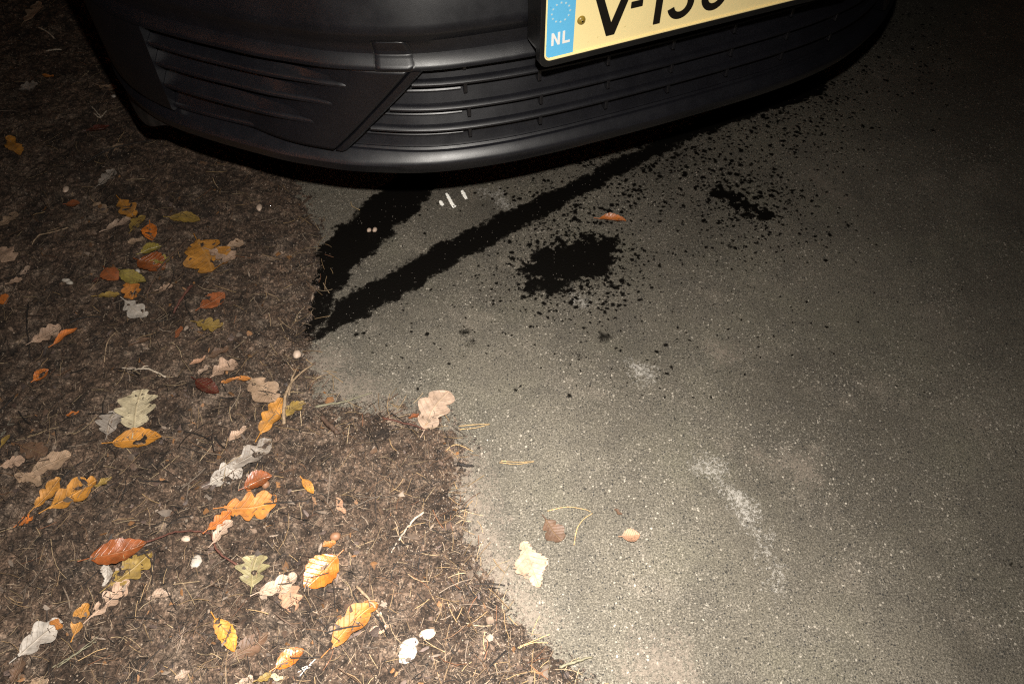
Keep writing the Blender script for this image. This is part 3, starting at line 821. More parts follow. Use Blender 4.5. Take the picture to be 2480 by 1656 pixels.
slab('band_letter', [(.0222, nz0), (.0338, nz0), (.0338, nz0 + .0035), (.0257, nz0 + .0035), (.0257, nz1), (.0222, nz1)], -.0011, -.0004, 'plate_white', plate)['label'] = 'white letter L'

# the rest of the van above the frame -----------------------------------------
def body():
    V = []; F = []
    secs = [(.19, .700, .60), (.22, .86, .70), (.30, .98, .80), (.62, 1.10, .83), (.95, 1.20, .845), (1.55, 1.90, .80), (2.0, 1.95, .80), (3.6, 1.95, .80)]
    hw = []
    for yv, zt, wv in secs:
        zb_ = .70 if yv < .9 else .34
        for u, z in ((-wv, zb_), (-wv - .03, (zb_ + zt) / 2), (-wv, zt - .08), (-wv + .10, zt), (0, zt + .015), (wv - .10, zt), (wv, zt - .08), (wv + .03, (zb_ + zt) / 2), (wv, zb_)):
            V.append((u + W0, yv, z))
    k = 9
    for i in range(len(secs) - 1):
        for j in range(k - 1):
            a = i * k + j; F.append((a, a + k, a + k + 1, a + 1))
    F += [tuple(range(k)), tuple((len(secs) - 1) * k + j for j in range(k))[::-1]]
    o = mesh_py('body', V, F, 'body_paint', van)
    s = o.modifiers.new('sub', 'SUBSURF'); s.levels = s.render_levels = 2
    for p in o.data.polygons: p.use_smooth = True
    return o
body()
for sgn in (-1, 1):
    h = slab('headlight', [(W0 + sgn * a, z) for a, z in ((.47, .735), (.60, .725), (.66, .78), (.66, .87), (.56, .86), (.48, .80))], .14, .26, 'headlight_glass', van, .012)
sl = empty('upper_grille')
for i in range(3):
    sweep('upper_grille_bar', -.40, .40, [(-.11, .720 + i * .042), (-.075 - i * .012, .722 + i * .042), (-.075 - i * .012, .745 + i * .042), (-.11, .748 + i * .042)], 'black_plastic', n=40)
bpy.data.objects.remove(sl)
for sgn in (-1, 1):
    cx = W0 + sgn * .77
    V = []; F = []; n = 36; pr = [(-.10, .22), (-.105, .30), (-.085, .33), (.085, .33), (.105, .30), (.10, .22)]
    for i in range(n):
        a = 2 * pi * i / n
        for u, r in pr: V.append((cx + u, 1.02 + r * cos(a), .33 + r * sin(a)))
    k = len(pr)
    for i in range(n):
        for j in range(k):
            a = i * k + j; b = i * k + (j + 1) % k; c = ((i + 1) % n) * k
            F.append((a, c + j, c + (j + 1) % k, b))
    wh = mesh_py('wheel', V, F, 'tyre', van, True)
    V = [(cx + sgn * .06, 1.02, .33)] + [(cx + sgn * .08, 1.02 + .215 * cos(2 * pi * i / 24), .33 + .215 * sin(2 * pi * i / 24)) for i in range(24)]
    mesh_py('wheel_disc', V, [(0, 1 + i, 1 + (i + 1) % 24) for i in range(24)], 'wheel_metal', wh)

# ------------------------------------------------------------------ leaves
COL = dict(cream=(.50, .42, .27), yellow=(.54, .225, .028), ochre=(.46, .20, .03), amber=(.48, .175, .03), orange=(.55, .155, .022), tan=(.36, .24, .155), pinktan=(.44, .29, .20), pale=(.44, .31, .225),
           grey=(.30, .255, .215), lightgrey=(.42, .37, .32), rust=(.27, .075, .02), red=(.085, .018, .011), brown=(.13, .07, .04), olive=(.26, .165, .035), green=(.25, .21, .10), limey=(.33, .25, .055), peach=(.46, .25, .15))
def leaf(bp, tp, wr, kind, colr, curl, label, gloss=False, fold=0.0, lift=0.0, seed=None):
    b = Vector(ground(*bp, .012)); t = Vector(ground(*tp, .012))
    rr = random.Random(hash(label) % 99991 if seed is None else seed)
    rr = random.Random(sum(ord(ch) * (i + 3) for i, ch in enumerate(label)))
    L = (t - b).length; ax = (t - b) / L; sd_ = Vector((-ax.y, ax.x)); c = (b + t) / 2
    W = L * wr / 2
    n, m = 44, 5
    nl = rr.choice((2.6, 3, 3.5)) if kind == 'oak' else 0
    lamp = [[rr.uniform(.32, .92) for _ in range(6)] for _ in range(2)]
    if kind == 'oak': wr *= 1.22; W *= 1.22
    curl *= 1.15
    ph = rr.uniform(-.15, .15); phs = [rr.uniform(-.12, .12), rr.uniform(-.12, .12)]
    bend = rr.uniform(-.10, .10)
    Vp = []; bl = []
    xs_ = []; ys_ = []; zs_ = []
    for i in range(n + 1):
        tt = i / n
        for j in range(-m, m + 1):
            s = j / m; sgn = 0 if s >= 0 else 1
            if kind == 'oak':
                env = max(0.0, sin(pi * (tt ** .80))) ** .62 * (.55 + .60 * tt)
                lob = .5 + .5 * cos(2 * pi * (nl * tt - .55 + phs[sgn]))
                ka = lamp[sgn][min(5, int(max(0, nl * tt - .05 + phs[sgn])))]
                hw = W * env * (1.06 - (.60 * ka) * (1 - lob) ** 1.4)
                if tt < .06: hw = W * .10
            elif kind == 'oval':
                hw = W * (max(0.0, sin(pi * (tt ** .90))) ** .75) * (1 + .05 * sin(tt * 40 + phs[sgn] * 20))
            else:                                     # torn piece
                hw = W * (max(0.0, sin(pi * tt)) ** .45) * (.72 + .5 * (rr.random() - .5) * .5 + .28 * sin(tt * 9 + phs[sgn] * 30))
            swp = .16 * abs(s) * hw if kind == 'oak' else .05 * abs(s) * hw
            al = (tt - .5) * L + swp
            ac = s * hw + bend * L * sin(pi * tt)
            up = curl * abs(s) ** 1.7 * hw * (1.0 if sgn else .8 + phs[0] * 2) + lift * tt * L
            up += .05 * L * abs(curl) * sin(tt * 7 + ph * 20) * .6 + .018 * L * sin(tt * 11 + s * 3 + ph * 9) * abs(s)
            if fold: # one half folded over
                if s * fold > 0: up += abs(s) * hw * abs(fold); ac *= (1 - .55 * min(1, abs(fold)))
            x = ax.x * al + sd_.x * ac; y = ax.y * al + sd_.y * ac
            xs_.append(x); ys_.append(y); zs_.append(up); bl.append((tt, s * min(1, hw / max(W, 1e-6)), 0))
    xs_, ys_, zs_ = map(np.array, (xs_, ys_, zs_))
    zs_ = zs_ + fbm(xs_ + c.x * 7, ys_ + c.y * 7, .026, 2, 77) * .26 * min(W, .02) + fbm(xs_ + c.x * 5, ys_, .011, 1, 78) * .05 * min(W, .02)
    gz = np.maximum(soil_low(xs_ + c.x, ys_ + c.y), 0)
    full = np.maximum(soil_full(xs_ + c.x, ys_ + c.y), 0)
    zs_ = zs_ - zs_.min()
    g0 = float(gz.mean())
    Z_ = gz * .9 + g0 * .1 + zs_
    inner = np.array([abs(v[1]) < .8 for v in bl])
    sh = float(np.percentile((full - Z_)[inner], rr.choice((62, 76, 84)))) + rr.uniform(.0, .0045)
    Z_ = Z_ + max(.0012, sh)
    z0 = float(Z_.min())
    V = np.stack([xs_, ys_, Z_ - z0], 1)
    k = 2 * m + 1
    F = [(i * k + j, i * k + j + 1, (i + 1) * k + j + 1, (i + 1) * k + j) for i in range(n) for j in range(k - 1)]
    F = [f[::-1] for f in F]
    if kind != 'oval':       # insect holes and torn edges
        keep_ = []
        for f in F:
            a = f[0]; u = fbm(np.array([xs_[a] + c.x * 3]), np.array([ys_[a] + c.y * 3]), .011, 2, 900)[0]
            if u < .37: keep_.append(f)
        F = keep_
    # stalk
    name = {'oak': 'oak_leaf', 'oval': 'beech_leaf', 'bit': 'torn_leaf'}[kind]
    V = list(map(tuple, V))
    if kind != 'bit':
        o0 = len(V); bx, by = -ax.x * L / 2, -ax.y * L / 2
        bz = V[m][2]
        for (f_, r) in ((0.03, .0011), (-.16, .0009), (-.20, .0013)):
            for j in range(4):
                a = pi / 2 * j
                V.append((bx + ax.x * L * f_ + sd_.x * r * cos(a), by + ax.y * L * f_ + sd_.y * r * cos(a), bz + .0008 + r * sin(a)))
                bl.append((0, .5, 0))
        for i in range(2):
            for j in range(4):
                p, q_ = o0 + i * 4 + j, o0 + i * 4 + (j + 1) % 4
                F.append((p, q_, q_ + 4, p + 4))
    o = mesh_py(name, V, F, 'leaf_glossy' if gloss else 'leaf', None, True)
    at = o.data.attributes.new('blade', 'FLOAT_VECTOR', 'POINT')
    at.data.foreach_set('vector', np.array(bl, dtype=np.float32).ravel())
    o.location = (c.x, c.y, z0)
    cc = COL[colr]; j_ = rr.uniform(.9, 1.1)
    j_ *= .50
    o.color = (cc[0] * j_, cc[1] * j_, cc[2] * j_, 1)
    tag(o, label, 'leaf', 'fallen leaves')
    return o

LEAVES = [
 ((327,1046),(347,949),.82,'oak','cream',.12,'pale cream oak leaf lying just above the yellow beech leaf',0),
 ((275,1076),(396,1064),.50,'oval','yellow',.22,'bright yellow oval beech leaf on the left soil',0),
 ((262,1056),(280,1000),.90,'oak','grey',.15,'small grey brown oak leaf left of the pale cream one',0),
 ((72,1146),(178,1106),.52,'oak','tan',.10,'grey tan oak leaf above the large ochre leaf',0),
 ((3,1129),(62,1114),.60,'oak','pinktan',.12,'pinkish tan oak leaf at the left edge above the ochre leaves',0),
 ((35,1150),(104,1176),.48,'bit','tan',.15,'tan torn leaf tucked between the grey tan and ochre leaves',0),
 ((121,1232),(238,1166),.62,'oak','ochre',.20,'largest ochre oak leaf on the left soil',0),
 ((232,1184),(277,1160),.55,'bit','olive',.30,'brown ochre curled piece at the tip of the largest ochre leaf',0),
 ((84,1230),(149,1160),.45,'oak','ochre',.20,'ochre leaf half under the largest ochre leaf',0),
 ((40,1270),(80,1242),.55,'oak','orange',.12,'small orange oak leaf below left of the ochre leaves',0),
 ((222,1356),(361,1318),.48,'oval','rust',.35,'glossy red brown beech leaf with a long stem beside it',1),
 ((266,1420),(370,1338),.58,'oak','olive',.12,'olive yellow oak leaf under the glossy red brown leaf',0),
 ((226,1496),(318,1408),.45,'oak','pinktan',.15,'long pinkish tan oak leaf below the olive yellow one',0),
 ((260,1362),(257,1424),.40,'bit','lightgrey',.5,'small curled grey leaf crossing the glossy red brown leaf',0),
 ((48,1590),(155,1506),.58,'oak','lightgrey',.12,'pale grey oak leaf near the bottom left corner',0),
 ((181,1540),(214,1462),.50,'oak','ochre',.28,'ochre oak leaf standing right of the pale grey one',0),
 ((128,1508),(158,1524),.60,'bit','amber',.2,'small amber scrap between the pale grey and ochre leaves',0),
 ((354,1456),(422,1442),.38,'bit','pale',.5,'small pale curled leaf right of the long pinkish tan one',0),
 ((525,1502),(572,1582),.40,'oval','yellow',.32,'bright orange yellow crescent leaf near the bottom edge',0),
 ((566,1592),(652,1534),.55,'oval','brown',.15,'dark brown leaf right of the orange yellow crescent',0),
 ((670,1620),(740,1576),.55,'oval','orange',.40,'glossy orange curled leaf near the bottom edge',1),
 ((595,1188),(663,1160),.75,'oval','rust',.45,'dark rust leaf curled up above the large amber oak leaf',1),
 ((600,1194),(655,1178),.25,'bit','orange',.2,'orange sliver under the dark rust curled leaf',0),
 ((545,1232),(674,1214),.58,'oak','amber',.16,'large amber oak leaf in the middle of the soil',0),
 ((508,1176),(590,1140),.72,'oak','lightgrey',.12,'pale greyish oak leaf left of the dark rust curled leaf',0),
 ((550,1136),(660,1066),.42,'oak','grey',.2,'long grey brown oak leaf above the pale greyish one',0),
 ((508,1290),(564,1242),.52,'oak','orange',.25,'orange brown spotted leaf below the large amber oak leaf',0),
 ((522,1324),(570,1270),.50,'oak','pale',.25,'whitish leaf overlapping the orange brown spotted one',0),
 ((478,925),(534,958),.48,'oval','red',.40,'glossy dark red leaf right of the pale cream oak leaf',1),
 ((80,918),(116,892),.85,'oval','orange',.30,'small orange red oval leaf at the left edge',1),
 ((818,1350),(740,1428),.74,'oval','orange',.34,'large glossy orange brown folded leaf',1),
 ((612,1424),(626,1346),.95,'oak','green',.15,'green tinged oak leaf left of the large glossy orange leaf',0),
 ((628,1438),(722,1396),.48,'oak','pale',.18,'pale pink oak leaf between the green and glossy orange leaves',0),
 ((684,1404),(714,1484),.55,'oak','peach',.22,'peach coloured oak leaf below the glossy orange leaf',0),
 ((735,1166),(762,1200),.42,'oval','yellow',.3,'tiny yellow orange leaf right of the dark rust curled leaf',0),
 ((816,1206),(836,1246),.42,'bit','peach',.2,'tiny peach leaf standing on the bare soil',0),
 ((803,1572),(914,1460),.42,'oak','amber',.45,'amber brown oak leaf folded along its length near the bottom',0),
 ((895,1530),(943,1516),.50,'bit','pinktan',.2,'small pinkish leaf right of the folded amber brown one',0),
 ((1026,1040),(1086,940),.60,'oak','pale',.14,'light tan oak leaf lying where soil meets asphalt',0),
 ((988,1006),(1014,994),.6,'bit','rust',.3,'small rust scrap left of the light tan oak leaf on the asphalt edge',0),
 ((1268,1304),(1306,1416),.68,'bit','pinktan',.22,'large pale pink torn leaf alone on the asphalt',0),
 ((1322,1250),(1362,1302),.75,'oak','brown',.18,'small dark brown oak leaf above the pale pink torn leaf',0),
 ((1508,1293),(1552,1290),.80,'oval','peach',.3,'small round peach leaf on the asphalt right of the brown one',0),
 ((1452,522),(1518,528),.42,'oval','orange',.65,'lone orange curled leaf on the asphalt under the bumper',1),
 ((606,916),(670,972),.65,'oak','tan',.2,'tan oak leaf beside the forked twig',0),
 ((632,1056),(684,966),.42,'oak','ochre',.25,'ochre oak leaf against the foot of the forked twig',0),
 ((690,1008),(738,970),.55,'oak','olive',.2,'olive ochre leaf right of the foot of the forked twig',0),
 ((556,1072),(602,1040),.55,'bit','pinktan',.2,'pinkish torn leaf below left of the forked twig',0),
 ((514,912),(574,876),.80,'oak','pinktan',.35,'curled pinkish tan oak leaf above the glossy dark red leaf',0),
 ((537,932),(610,920),.28,'bit','amber',.3,'narrow amber strip below the curled pinkish tan oak leaf',0),
 ((459,882),(502,862),.40,'bit','peach',.25,'narrow peach leaf left of the curled pinkish tan oak leaf',0),
 ((504,866),(554,840),.55,'bit','brown',.25,'grey brown torn leaf above the curled pinkish tan one',0),
 ((480,906),(502,884),.6,'bit','pale',.2,'small whitish scrap left of the curled pinkish tan oak leaf',0),
 ((476,782),(541,790),.58,'oak','olive',.14,'olive yellow oak leaf in the upper soil, below the rust tan leaf',0),
 ((487,748),(545,710),.72,'oval','rust',.10,'dull rust tan broad leaf above the olive yellow oak leaf',0),
 ((477,582),(514,660),.85,'oak','ochre',.15,'ochre oak leaf with deep lobes in the upper soil',0),
 ((508,608),(570,632),.60,'oak','pinktan',.12,'pinkish oak leaf touching the right of the ochre lobed one',0),
 ((548,600),(592,588),.70,'oak','tan',.2,'small tan leaf above right of the pinkish oak leaf',0),
 ((414,534),(488,540),.50,'oval','olive',.12,'olive yellow leaf in the soil below the bumper corner',0),
 ((366,548),(370,586),.62,'oval','orange',.35,'small bright orange leaf above the yellow green cluster',1),
 ((344,618),(394,598),.72,'oval','limey',.30,'rounded yellow green leaf at the top of the cluster',1),
 ((373,634),(413,632),.75,'oak','limey',.2,'olive green leaf at the right of the cluster',0),
 ((337,632),(400,654),.80,'oval','rust',.35,'dark rust leaf in the middle of the yellow green cluster',1),
 ((294,660),(356,686),.48,'oval','limey',.22,'pale yellow green leaf at the lower left of the cluster',0),
 ((312,680),(326,726),.62,'oak','amber',.25,'amber leaf at the bottom of the yellow green cluster',0),
 ((259,656),(288,682),.80,'oval','rust',.25,'small dull rust leaf left of the yellow green cluster',0),
 ((218,688),(257,674),.42,'bit','red',.2,'dark red sliver left of the small dull rust leaf',0),
 ((234,718),(291,714),.36,'oak','olive',.2,'straight olive tan leaf below left of the cluster',0),
 ((304,730),(356,770),.52,'oak','lightgrey',.15,'silvery grey oak leaf below the cluster',0),
 ((77,828),(148,790),.62,'oak','pinktan',.14,'pale tan oak leaf at left beside the ridged orange one',0),
 ((130,834),(190,798),.36,'oval','orange',.4,'ridged orange brown leaf right of the pale tan oak leaf',0),
 ((-4,604),(38,634),.70,'oak','pinktan',.15,'pinkish brown oak leaf cut by the left edge of the picture',0),
 ((22,690),(57,680),.60,'oak','pinktan',.2,'small pinkish leaf near the left edge below the cut one',0),
 ((52,668),(71,644),.55,'bit','pale',.2,'tiny whitish leaf above the small pinkish one at left',0),
 ((-2,552),(41,516),.62,'oak','tan',.14,'tan oak leaf at the left edge level with the bumper shadow',0),
 ((255,560),(320,534),.45,'oak','pale',.22,'pale tan oak leaf above left of the small bright orange leaf',0),
 ((291,486),(328,530),.50,'oak','ochre',.25,'ochre brown oak leaf right of the pale tan one',0),
 ((164,502),(197,498),.85,'oval','rust',.2,'round dull orange leaf in the upper left soil',0),
 ((322,566),(352,528),.6,'oak','olive',.2,'brownish olive leaf above the small bright orange leaf',0),
 ((240,450),(278,414),.62,'oak','grey',.2,'grey tan oak leaf left of the bumper shadow',0),
 ((228,490),(260,518),.45,'oak','tan',.2,'dull tan leaf below the grey tan oak leaf',0),
 ((313,596),(352,584),.70,'bit','tan',.2,'dull pinkish tan leaf left of the rounded yellow green one',0),
 ((384,706),(420,694),.70,'oak','pinktan',.15,'small pinkish oak leaf right of the amber cluster leaf',0),
 ((-6,716),(14,736),.80,'oval','orange',.2,'orange leaf cut by the left edge of the picture',0),
 ((426,822),(441,794),.5,'bit','rust',.2,'tiny rust scrap left of the olive yellow oak leaf',0),
 ((312,842),(370,824),.30,'bit','brown',.3,'narrow brown leaf in the bare soil right of the ridged orange one',0),
 ((212,320),(267,306),.48,'oval','red',.30,'dark red leaf left of the bumper corner',1),
 ((42,214),(91,202),.85,'oak','grey',.10,'broad grey oak leaf in the upper left corner soil',0),
 ((62,58),(97,12),.42,'oak','tan',.15,'tan oak leaf at the very top left of the soil',0),
 ((16,330),(48,374),.42,'bit','ochre',.3,'ochre curled leaf at the left edge below the grey oak leaf',0),
 ((243,214),(287,228),.50,'oak','tan',.15,'dull tan oak leaf above the dark red leaf',0),
 ((240,132),(265,156),.5,'bit','tan',.15,'small tan leaf beside the upper bumper side',0),
 ((102,180),(131,186),.45,'bit','amber',.2,'small amber scrap above the broad grey oak leaf',0),
 ((268,372),(300,352),.5,'oak','tan',.2,'tan leaf under the curved dark twig by the bumper corner',0),
 ((33,1658),(56,1594),.55,'oak','brown',.3,'brown curled leaf at the bottom left corner of the picture',0),
 ((72,1650),(122,1664),.5,'oak','tan',.2,'dull tan leaf cut by the bottom edge at left',0),
 ((428,1646),(464,1628),.62,'bit','pale',.25,'pale cream scrap at the bottom edge left of the olive one',0),
 ((578,1656),(626,1640),.5,'oak','pale',.2,'pale tan leaf cut by the bottom edge',0),
 ((626,1652),(662,1634),.5,'oak','olive',.2,'olive leaf cut by the bottom edge between two pale ones',0),
 ((656,1640),(690,1648),.5,'bit','cream',.2,'cream leaf at the bottom edge right of the olive one',0),
 ((46,1076),(112,1106),.55,'oak','brown',.12,'dark brown flat leaf above the grey tan oak leaf',0),
 ((161,1006),(195,1000),.5,'bit','orange',.25,'small orange brown scrap left of the small grey brown oak leaf',0),
 ((3,1076),(23,1050),.55,'oval','olive',.2,'small olive leaf at the left edge above the pinkish tan oak leaf',0),
 ((784,1328),(816,1318),.75,'bit','amber',.3,'small amber piece at the upper tip of the large glossy orange leaf',0),
 ((1490,1225),(1508,1240),.5,'bit','brown',.2,'tiny brown scrap right of the small dark brown oak leaf',0),
]
for r in LEAVES:
    leaf(r[0], r[1], r[2], r[3], r[4], r[5], r[6], bool(r[7]))

# ------------------------------------------------------------------ twigs, straws, needles that can be told apart
TC0 = dict(dark=(.018, .013, .010), brown=(.085, .050, .032), red=(.10, .035, .022), tan=(.30, .21, .13), pale=(.46, .38, .29), straw=(.50, .36, .19), moss=(.19, .17, .11), white=(.62, .58, .52), needle=(.48, .33, .16))
TC = {k: tuple(x * .55 for x in v) for k, v in TC0.items()}
def tube_mesh(paths, nseg=5):
    V = []; F = []
    for P in paths:
        n = len(P)
        for i, (x, y, z, r) in enumerate(P):
            a = P[max(0, i - 1)]; b = P[min(n - 1, i + 1)]
            d = Vector((b[0] - a[0], b[1] - a[1], b[2] - a[2])).normalized()
            s_ = d.cross(Vector((0, 0, 1))); s_ = s_.normalized() if s_.length > 1e-5 else Vector((1, 0, 0)); u = s_.cross(d)
            for j in range(nseg):
                an = 2 * pi * j / nseg; p = Vector((x, y, z)) + (s_ * cos(an) + u * sin(an)) * r
                V.append(tuple(p))
        o = len(V) - n * nseg
        for i in range(n - 1):
            for j in range(nseg):
                p, q_ = o + i * nseg + j, o + i * nseg + (j + 1) % nseg
                F.append((p, q_, q_ + nseg, p + nseg))
        F += [tuple(o + j for j in range(nseg))[::-1], tuple(o + (n - 1) * nseg + j for j in range(nseg))]
    return V, F
def twig(name, paths, colr, label, cat='twig', group='twigs on the ground', up=.004, soft=True):
    out = []
    rr = random.Random(len(label) * 13 + ord(label[3]))
    for pts, r0, r1 in paths:
        P = [Vector(ground(*p, .012)) for p in pts]
        n = 16; path = []
        for i in range(n + 1):
            t = i / n * (len(P) - 1); k = min(int(t), len(P) - 2); f = t - k
            p0, p1, p2, p3 = P[max(0, k - 1)], P[k], P[k + 1], P[min(len(P) - 1, k + 2)]
            q_ = .5 * ((2 * p1) + (p2 - p0) * f + (2 * p0 - 5 * p1 + 4 * p2 - p3) * f * f + (3 * p1 - p0 - 3 * p2 + p3) * f ** 3)
            jr = .0009 if r0 > .0011 else .0003
            x, y = q_.x + rr.uniform(-jr, jr), q_.y + rr.uniform(-jr, jr)
            r = (r0 + (r1 - r0) * i / n) * rr.uniform(.85, 1.15)
            zz = max(soil_z(x, y), float(soil_full(np.array([x]), np.array([y]))[0]) * .6, 0.0)
            path.append((x, y, zz + r + up * sin(pi * i / n) * .6 + .0012, r))
        out.append(path)
    c = out[0][0][:2]
    for p in out: p[:] = [(a - c[0], b - c[1], z, r) for a, b, z, r in p]
    V, F = tube_mesh(out)
    o = mesh_py(name, V, F, 'twig', None, True)
    o.location = (c[0], c[1], 0); o.color = (*TC[colr], 1)
    tag(o, label, cat, group)
twig('twig', [([(347,1320),(400,1304),(431,1296),(480,1294),(515,1298)], .0014, .0012), ([(515,1298),(523,1320),(540,1350),(589,1377)], .0013, .0018)], 'red', 'long reddish bent stem right of the glossy red brown leaf', up=.008)
twig('twig', [([(689,1030),(692,990),(699,952),(720,915),(757,873)], .0035, .0016), ([(699,956),(712,915),(724,878)], .0022, .0012)], 'tan', 'forked tan twig at the edge of the soil', up=.02)
twig('twig', [([(70,735),(67,790),(69,860)], .0016, .0012)], 'dark', 'straight black twig near the left edge')
twig('twig', [([(171,783),(205,772),(246,768)], .0018, .0010)], 'dark', 'short black twig right of the straight black one')
twig('twig', [([(79,594),(92,577),(104,571),(140,564),(168,553)], .0012, .0014)], 'tan', 'bent tan twig in the upper left soil')
twig('twig', [([(357,716),(380,670),(400,640),(430,612),(457,579)], .0022, .0016)], 'brown', 'brown twig crossing right of the yellow green cluster')
twig('twig', [([(466,694),(448,718),(421,757)], .0030, .0020)], 'red', 'thick reddish twig left of the rust tan leaf')
twig('twig', [([(449,716),(453,746),(466,770),(482,793)], .0014, .0010)], 'dark', 'thin dark twig reaching the olive yellow oak leaf')
twig('twig', [([(254,879),(258,845),(267,822),(282,803)], .0010, .0010)], 'tan', 'upright tan stalk in the bare soil')
twig('twig', [([(296,892),(330,898),(360,897),(404,914)], .0013, .0018), ([(343,897),(352,890),(362,888)], .0010, .0007)], 'pale', 'pale knobbly twig above the pale cream oak leaf')
twig('twig', [([(946,1337),(975,1295),(1000,1262),(1025,1240)], .0012, .0018)], 'pale', 'pale violet straw slanting over the bare soil')
twig('twig', [([(864,1420),(895,1455),(920,1490),(942,1520)], .0022, .0010)], 'tan', 'tan stick touching the folded amber brown leaf')
twig('twig', [([(763,981),(800,972),(830,968),(865,955),(899,943)], .0024, .0010)], 'moss', 'mossy green twig along the edge of the asphalt')
twig('twig', [([(926,1008),(970,1020),(1005,1028),(1037,1039)], .0016, .0010)], 'red', 'reddish twig under the light tan oak leaf')
twig('twig', [([(95,70),(114,80),(132,93)], .0026, .0018)], 'pale', 'upper of two pale sticks in the top left corner')
twig('twig', [([(113,124),(130,124),(150,121)], .0024, .0018)], 'pale', 'lower of two pale sticks in the top left corner')
twig('twig', [([(214,397),(250,375),(285,362),(330,350),(368,346)], .0016, .0012)], 'dark', 'curved dark twig leading to the bumper corner')
twig('twig', [([(1357,1610),(1395,1598),(1436,1584)], .0022, .0014), ([(1395,1598),(1400,1588)], .0014, .0009)], 'moss', 'mossy twig at the bottom where asphalt meets soil')
twig('twig', [([(728,1638),(745,1620),(767,1597)], .0009, .0006), ([(730,1622),(756,1612)], .0008, .0005), ([(722,1630),(752,1618)], .0007, .0005)], 'white', 'white crossed straws near the bottom edge')
twig('grass_blade', [([(119,1622),(180,1590),(248,1537)], .0012, .0006), ([(125,1628),(190,1585),(236,1556)], .0012, .0006)], 'moss', 'dry greenish grass blades at lower left', 'grass', None)
twig('twig', [([(780,1010),(802,1035),(820,1052)], .0045, .0040)], 'brown', 'short thick bark stick right of the forked twig')
twig('twig', [([(720,1425),(740,1400),(790,1348),(850,1296)], .0011, .0008)], 'brown', 'thin dark stem through the large glossy orange leaf')
twig('twig', [([(1107,1118),(1135,1122),(1146,1122)], .0028, .0014)], 'dark', 'dark bark scrap where the soil juts into the asphalt')
twig('twig', [([(230,280),(245,290),(260,272)], .0018, .0012), ([(222,262),(246,288)], .0014, .0012)], 'pale', 'small forked pale stick above the dark red leaf')
for pts, lab in ((([(1209,1112),(1250,1117),(1293,1110)], [(1213,1108),(1255,1112),(1294,1109)]), 'middle pair of pine needles on the asphalt near the soil tip'),
                 (([(1110,1024),(1150,1021),(1186,1018)], [(1112,1032),(1150,1029),(1186,1019)]), 'upper pair of pine needles right of the light tan oak leaf'),
                 (([(1327,1230),(1370,1221),(1416,1226),(1432,1232)],), 'flat arched pine needle above the small dark brown leaf'),
                 (([(1391,1312),(1398,1275),(1415,1250),(1437,1235)],), 'upright arched pine needle right of the pale pink leaf'),
                 (([(1243,1571),(1280,1552),(1332,1529)], [(1245,1572),(1290,1552),(1328,1550)]), 'lower pair of pine needles near the bottom of the asphalt'),
                 (([(1080,1085),(1105,1070),(1145,1085)],), 'pale needle on the dark soil tip'),
                 (([(848,480),(852,492),(870,500)],), 'pale straw at the soil edge below the bumper')):
    twig('pine_needle', [(list(p), .0009, .0006) for p in pts], 'straw' if 'straw' in lab else 'needle', lab, 'pine needle', 'pine needles on the asphalt', .002)

# ------------------------------------------------------------------ pebbles, acorns, flakes
def lump(name, px, py, rx, ry, rz, mat, label, cat, group, seed, rot=0.0, kind='pebble'):
    rr = random.Random(seed); x, y = ground(px, py, .008); V = []; F = []
    n, m = 12, 7
    ph = [rr.uniform(0, 6) for _ in range(4)]
    for i in range(m + 1):
        th = pi * i / m
        for j in range(n):
            a = 2 * pi * j / n
            k = 1 + .10 * sin(2 * a + ph[0]) + .07 * sin(3 * a + ph[1] + th * 2) + .05 * sin(5 * a + ph[2])
            if kind == 'acorn': k = 1 + .03 * sin(4 * a)
            r = sin(th) * k
            X_, Y_ = rx * r * cos(a), ry * r * sin(a)
            V.append((X_ * cos(rot) - Y_ * sin(rot), X_ * sin(rot) + Y_ * cos(rot), rz * cos(th) + rz * .75))
    for i in range(m):
        for j in range(n):
            a = i * n + j; b = i * n + (j + 1) % n
            F.append((a, a + n, b + n, b))
    o = mesh_py(name, V, F, mat, None, True); o.location = (x, y, max(soil_z(x, y), 0))
    tag(o, label, cat, group)
    return o
lump('pebble', 893, 553, .0042, .0055, .004, 'pebble', 'left of two pale pebbles beside the wet streak', 'pebble', 'pale pebbles', 1)
lump('pebble', 907, 552, .0048, .0060, .004, 'pebble', 'right of two pale pebbles beside the wet streak', 'pebble', 'pale pebbles', 2)
lump('pebble', 163, 684, .0075, .0045, .004, 'paint_white', 'upper of two white pebbles in the left soil', 'pebble', 'pale pebbles', 3)
lump('pebble', 173, 691, .0060, .0048, .004, 'paint_white', 'lower of two white pebbles in the left soil', 'pebble', 'pale pebbles', 4)
lump('pebble', 336, 661, .0050, .0050, .004, 'paint_white', 'white pebble in the yellow green leaf cluster', 'pebble', 'pale pebbles', 5)
lump('pebble', 719, 857, .0080, .0080, .006, 'pebble', 'round pebble at the soil edge above the forked twig', 'pebble', 'pale pebbles', 6)
lump('pebble', 457, 1313, .0065, .0055, .003, 'pebble', 'pinkish pebble right of the reddish stem', 'pebble', 'pale pebbles', 7)
lump('pebble', 481, 1366, .0075, .0110, .003, 'paint_white', 'small white chip below the pinkish pebble', 'pebble', 'pale pebbles', 8)
lump('pebble', 630, 509, .0060, .0100, .004, 'pebble', 'pale pebble in the soil under the bumper shadow', 'pebble', 'pale pebbles', 9)
lump('pebble', 280, 243, .0060, .0045, .003, 'paint_white', 'white pebble left of the bumper side', 'pebble', 'pale pebbles', 10)
lump('pebble', 162, 463, .0060, .0100, .004, 'pebble', 'oval tan pebble in the upper left soil', 'pebble', 'pale pebbles', 11)
a_ = lump('acorn', 815, 1306, .0085, .0068, .0062, 'acorn', 'brown acorn above the large glossy orange leaf', 'acorn', 'acorns', 21, .3, 'acorn')
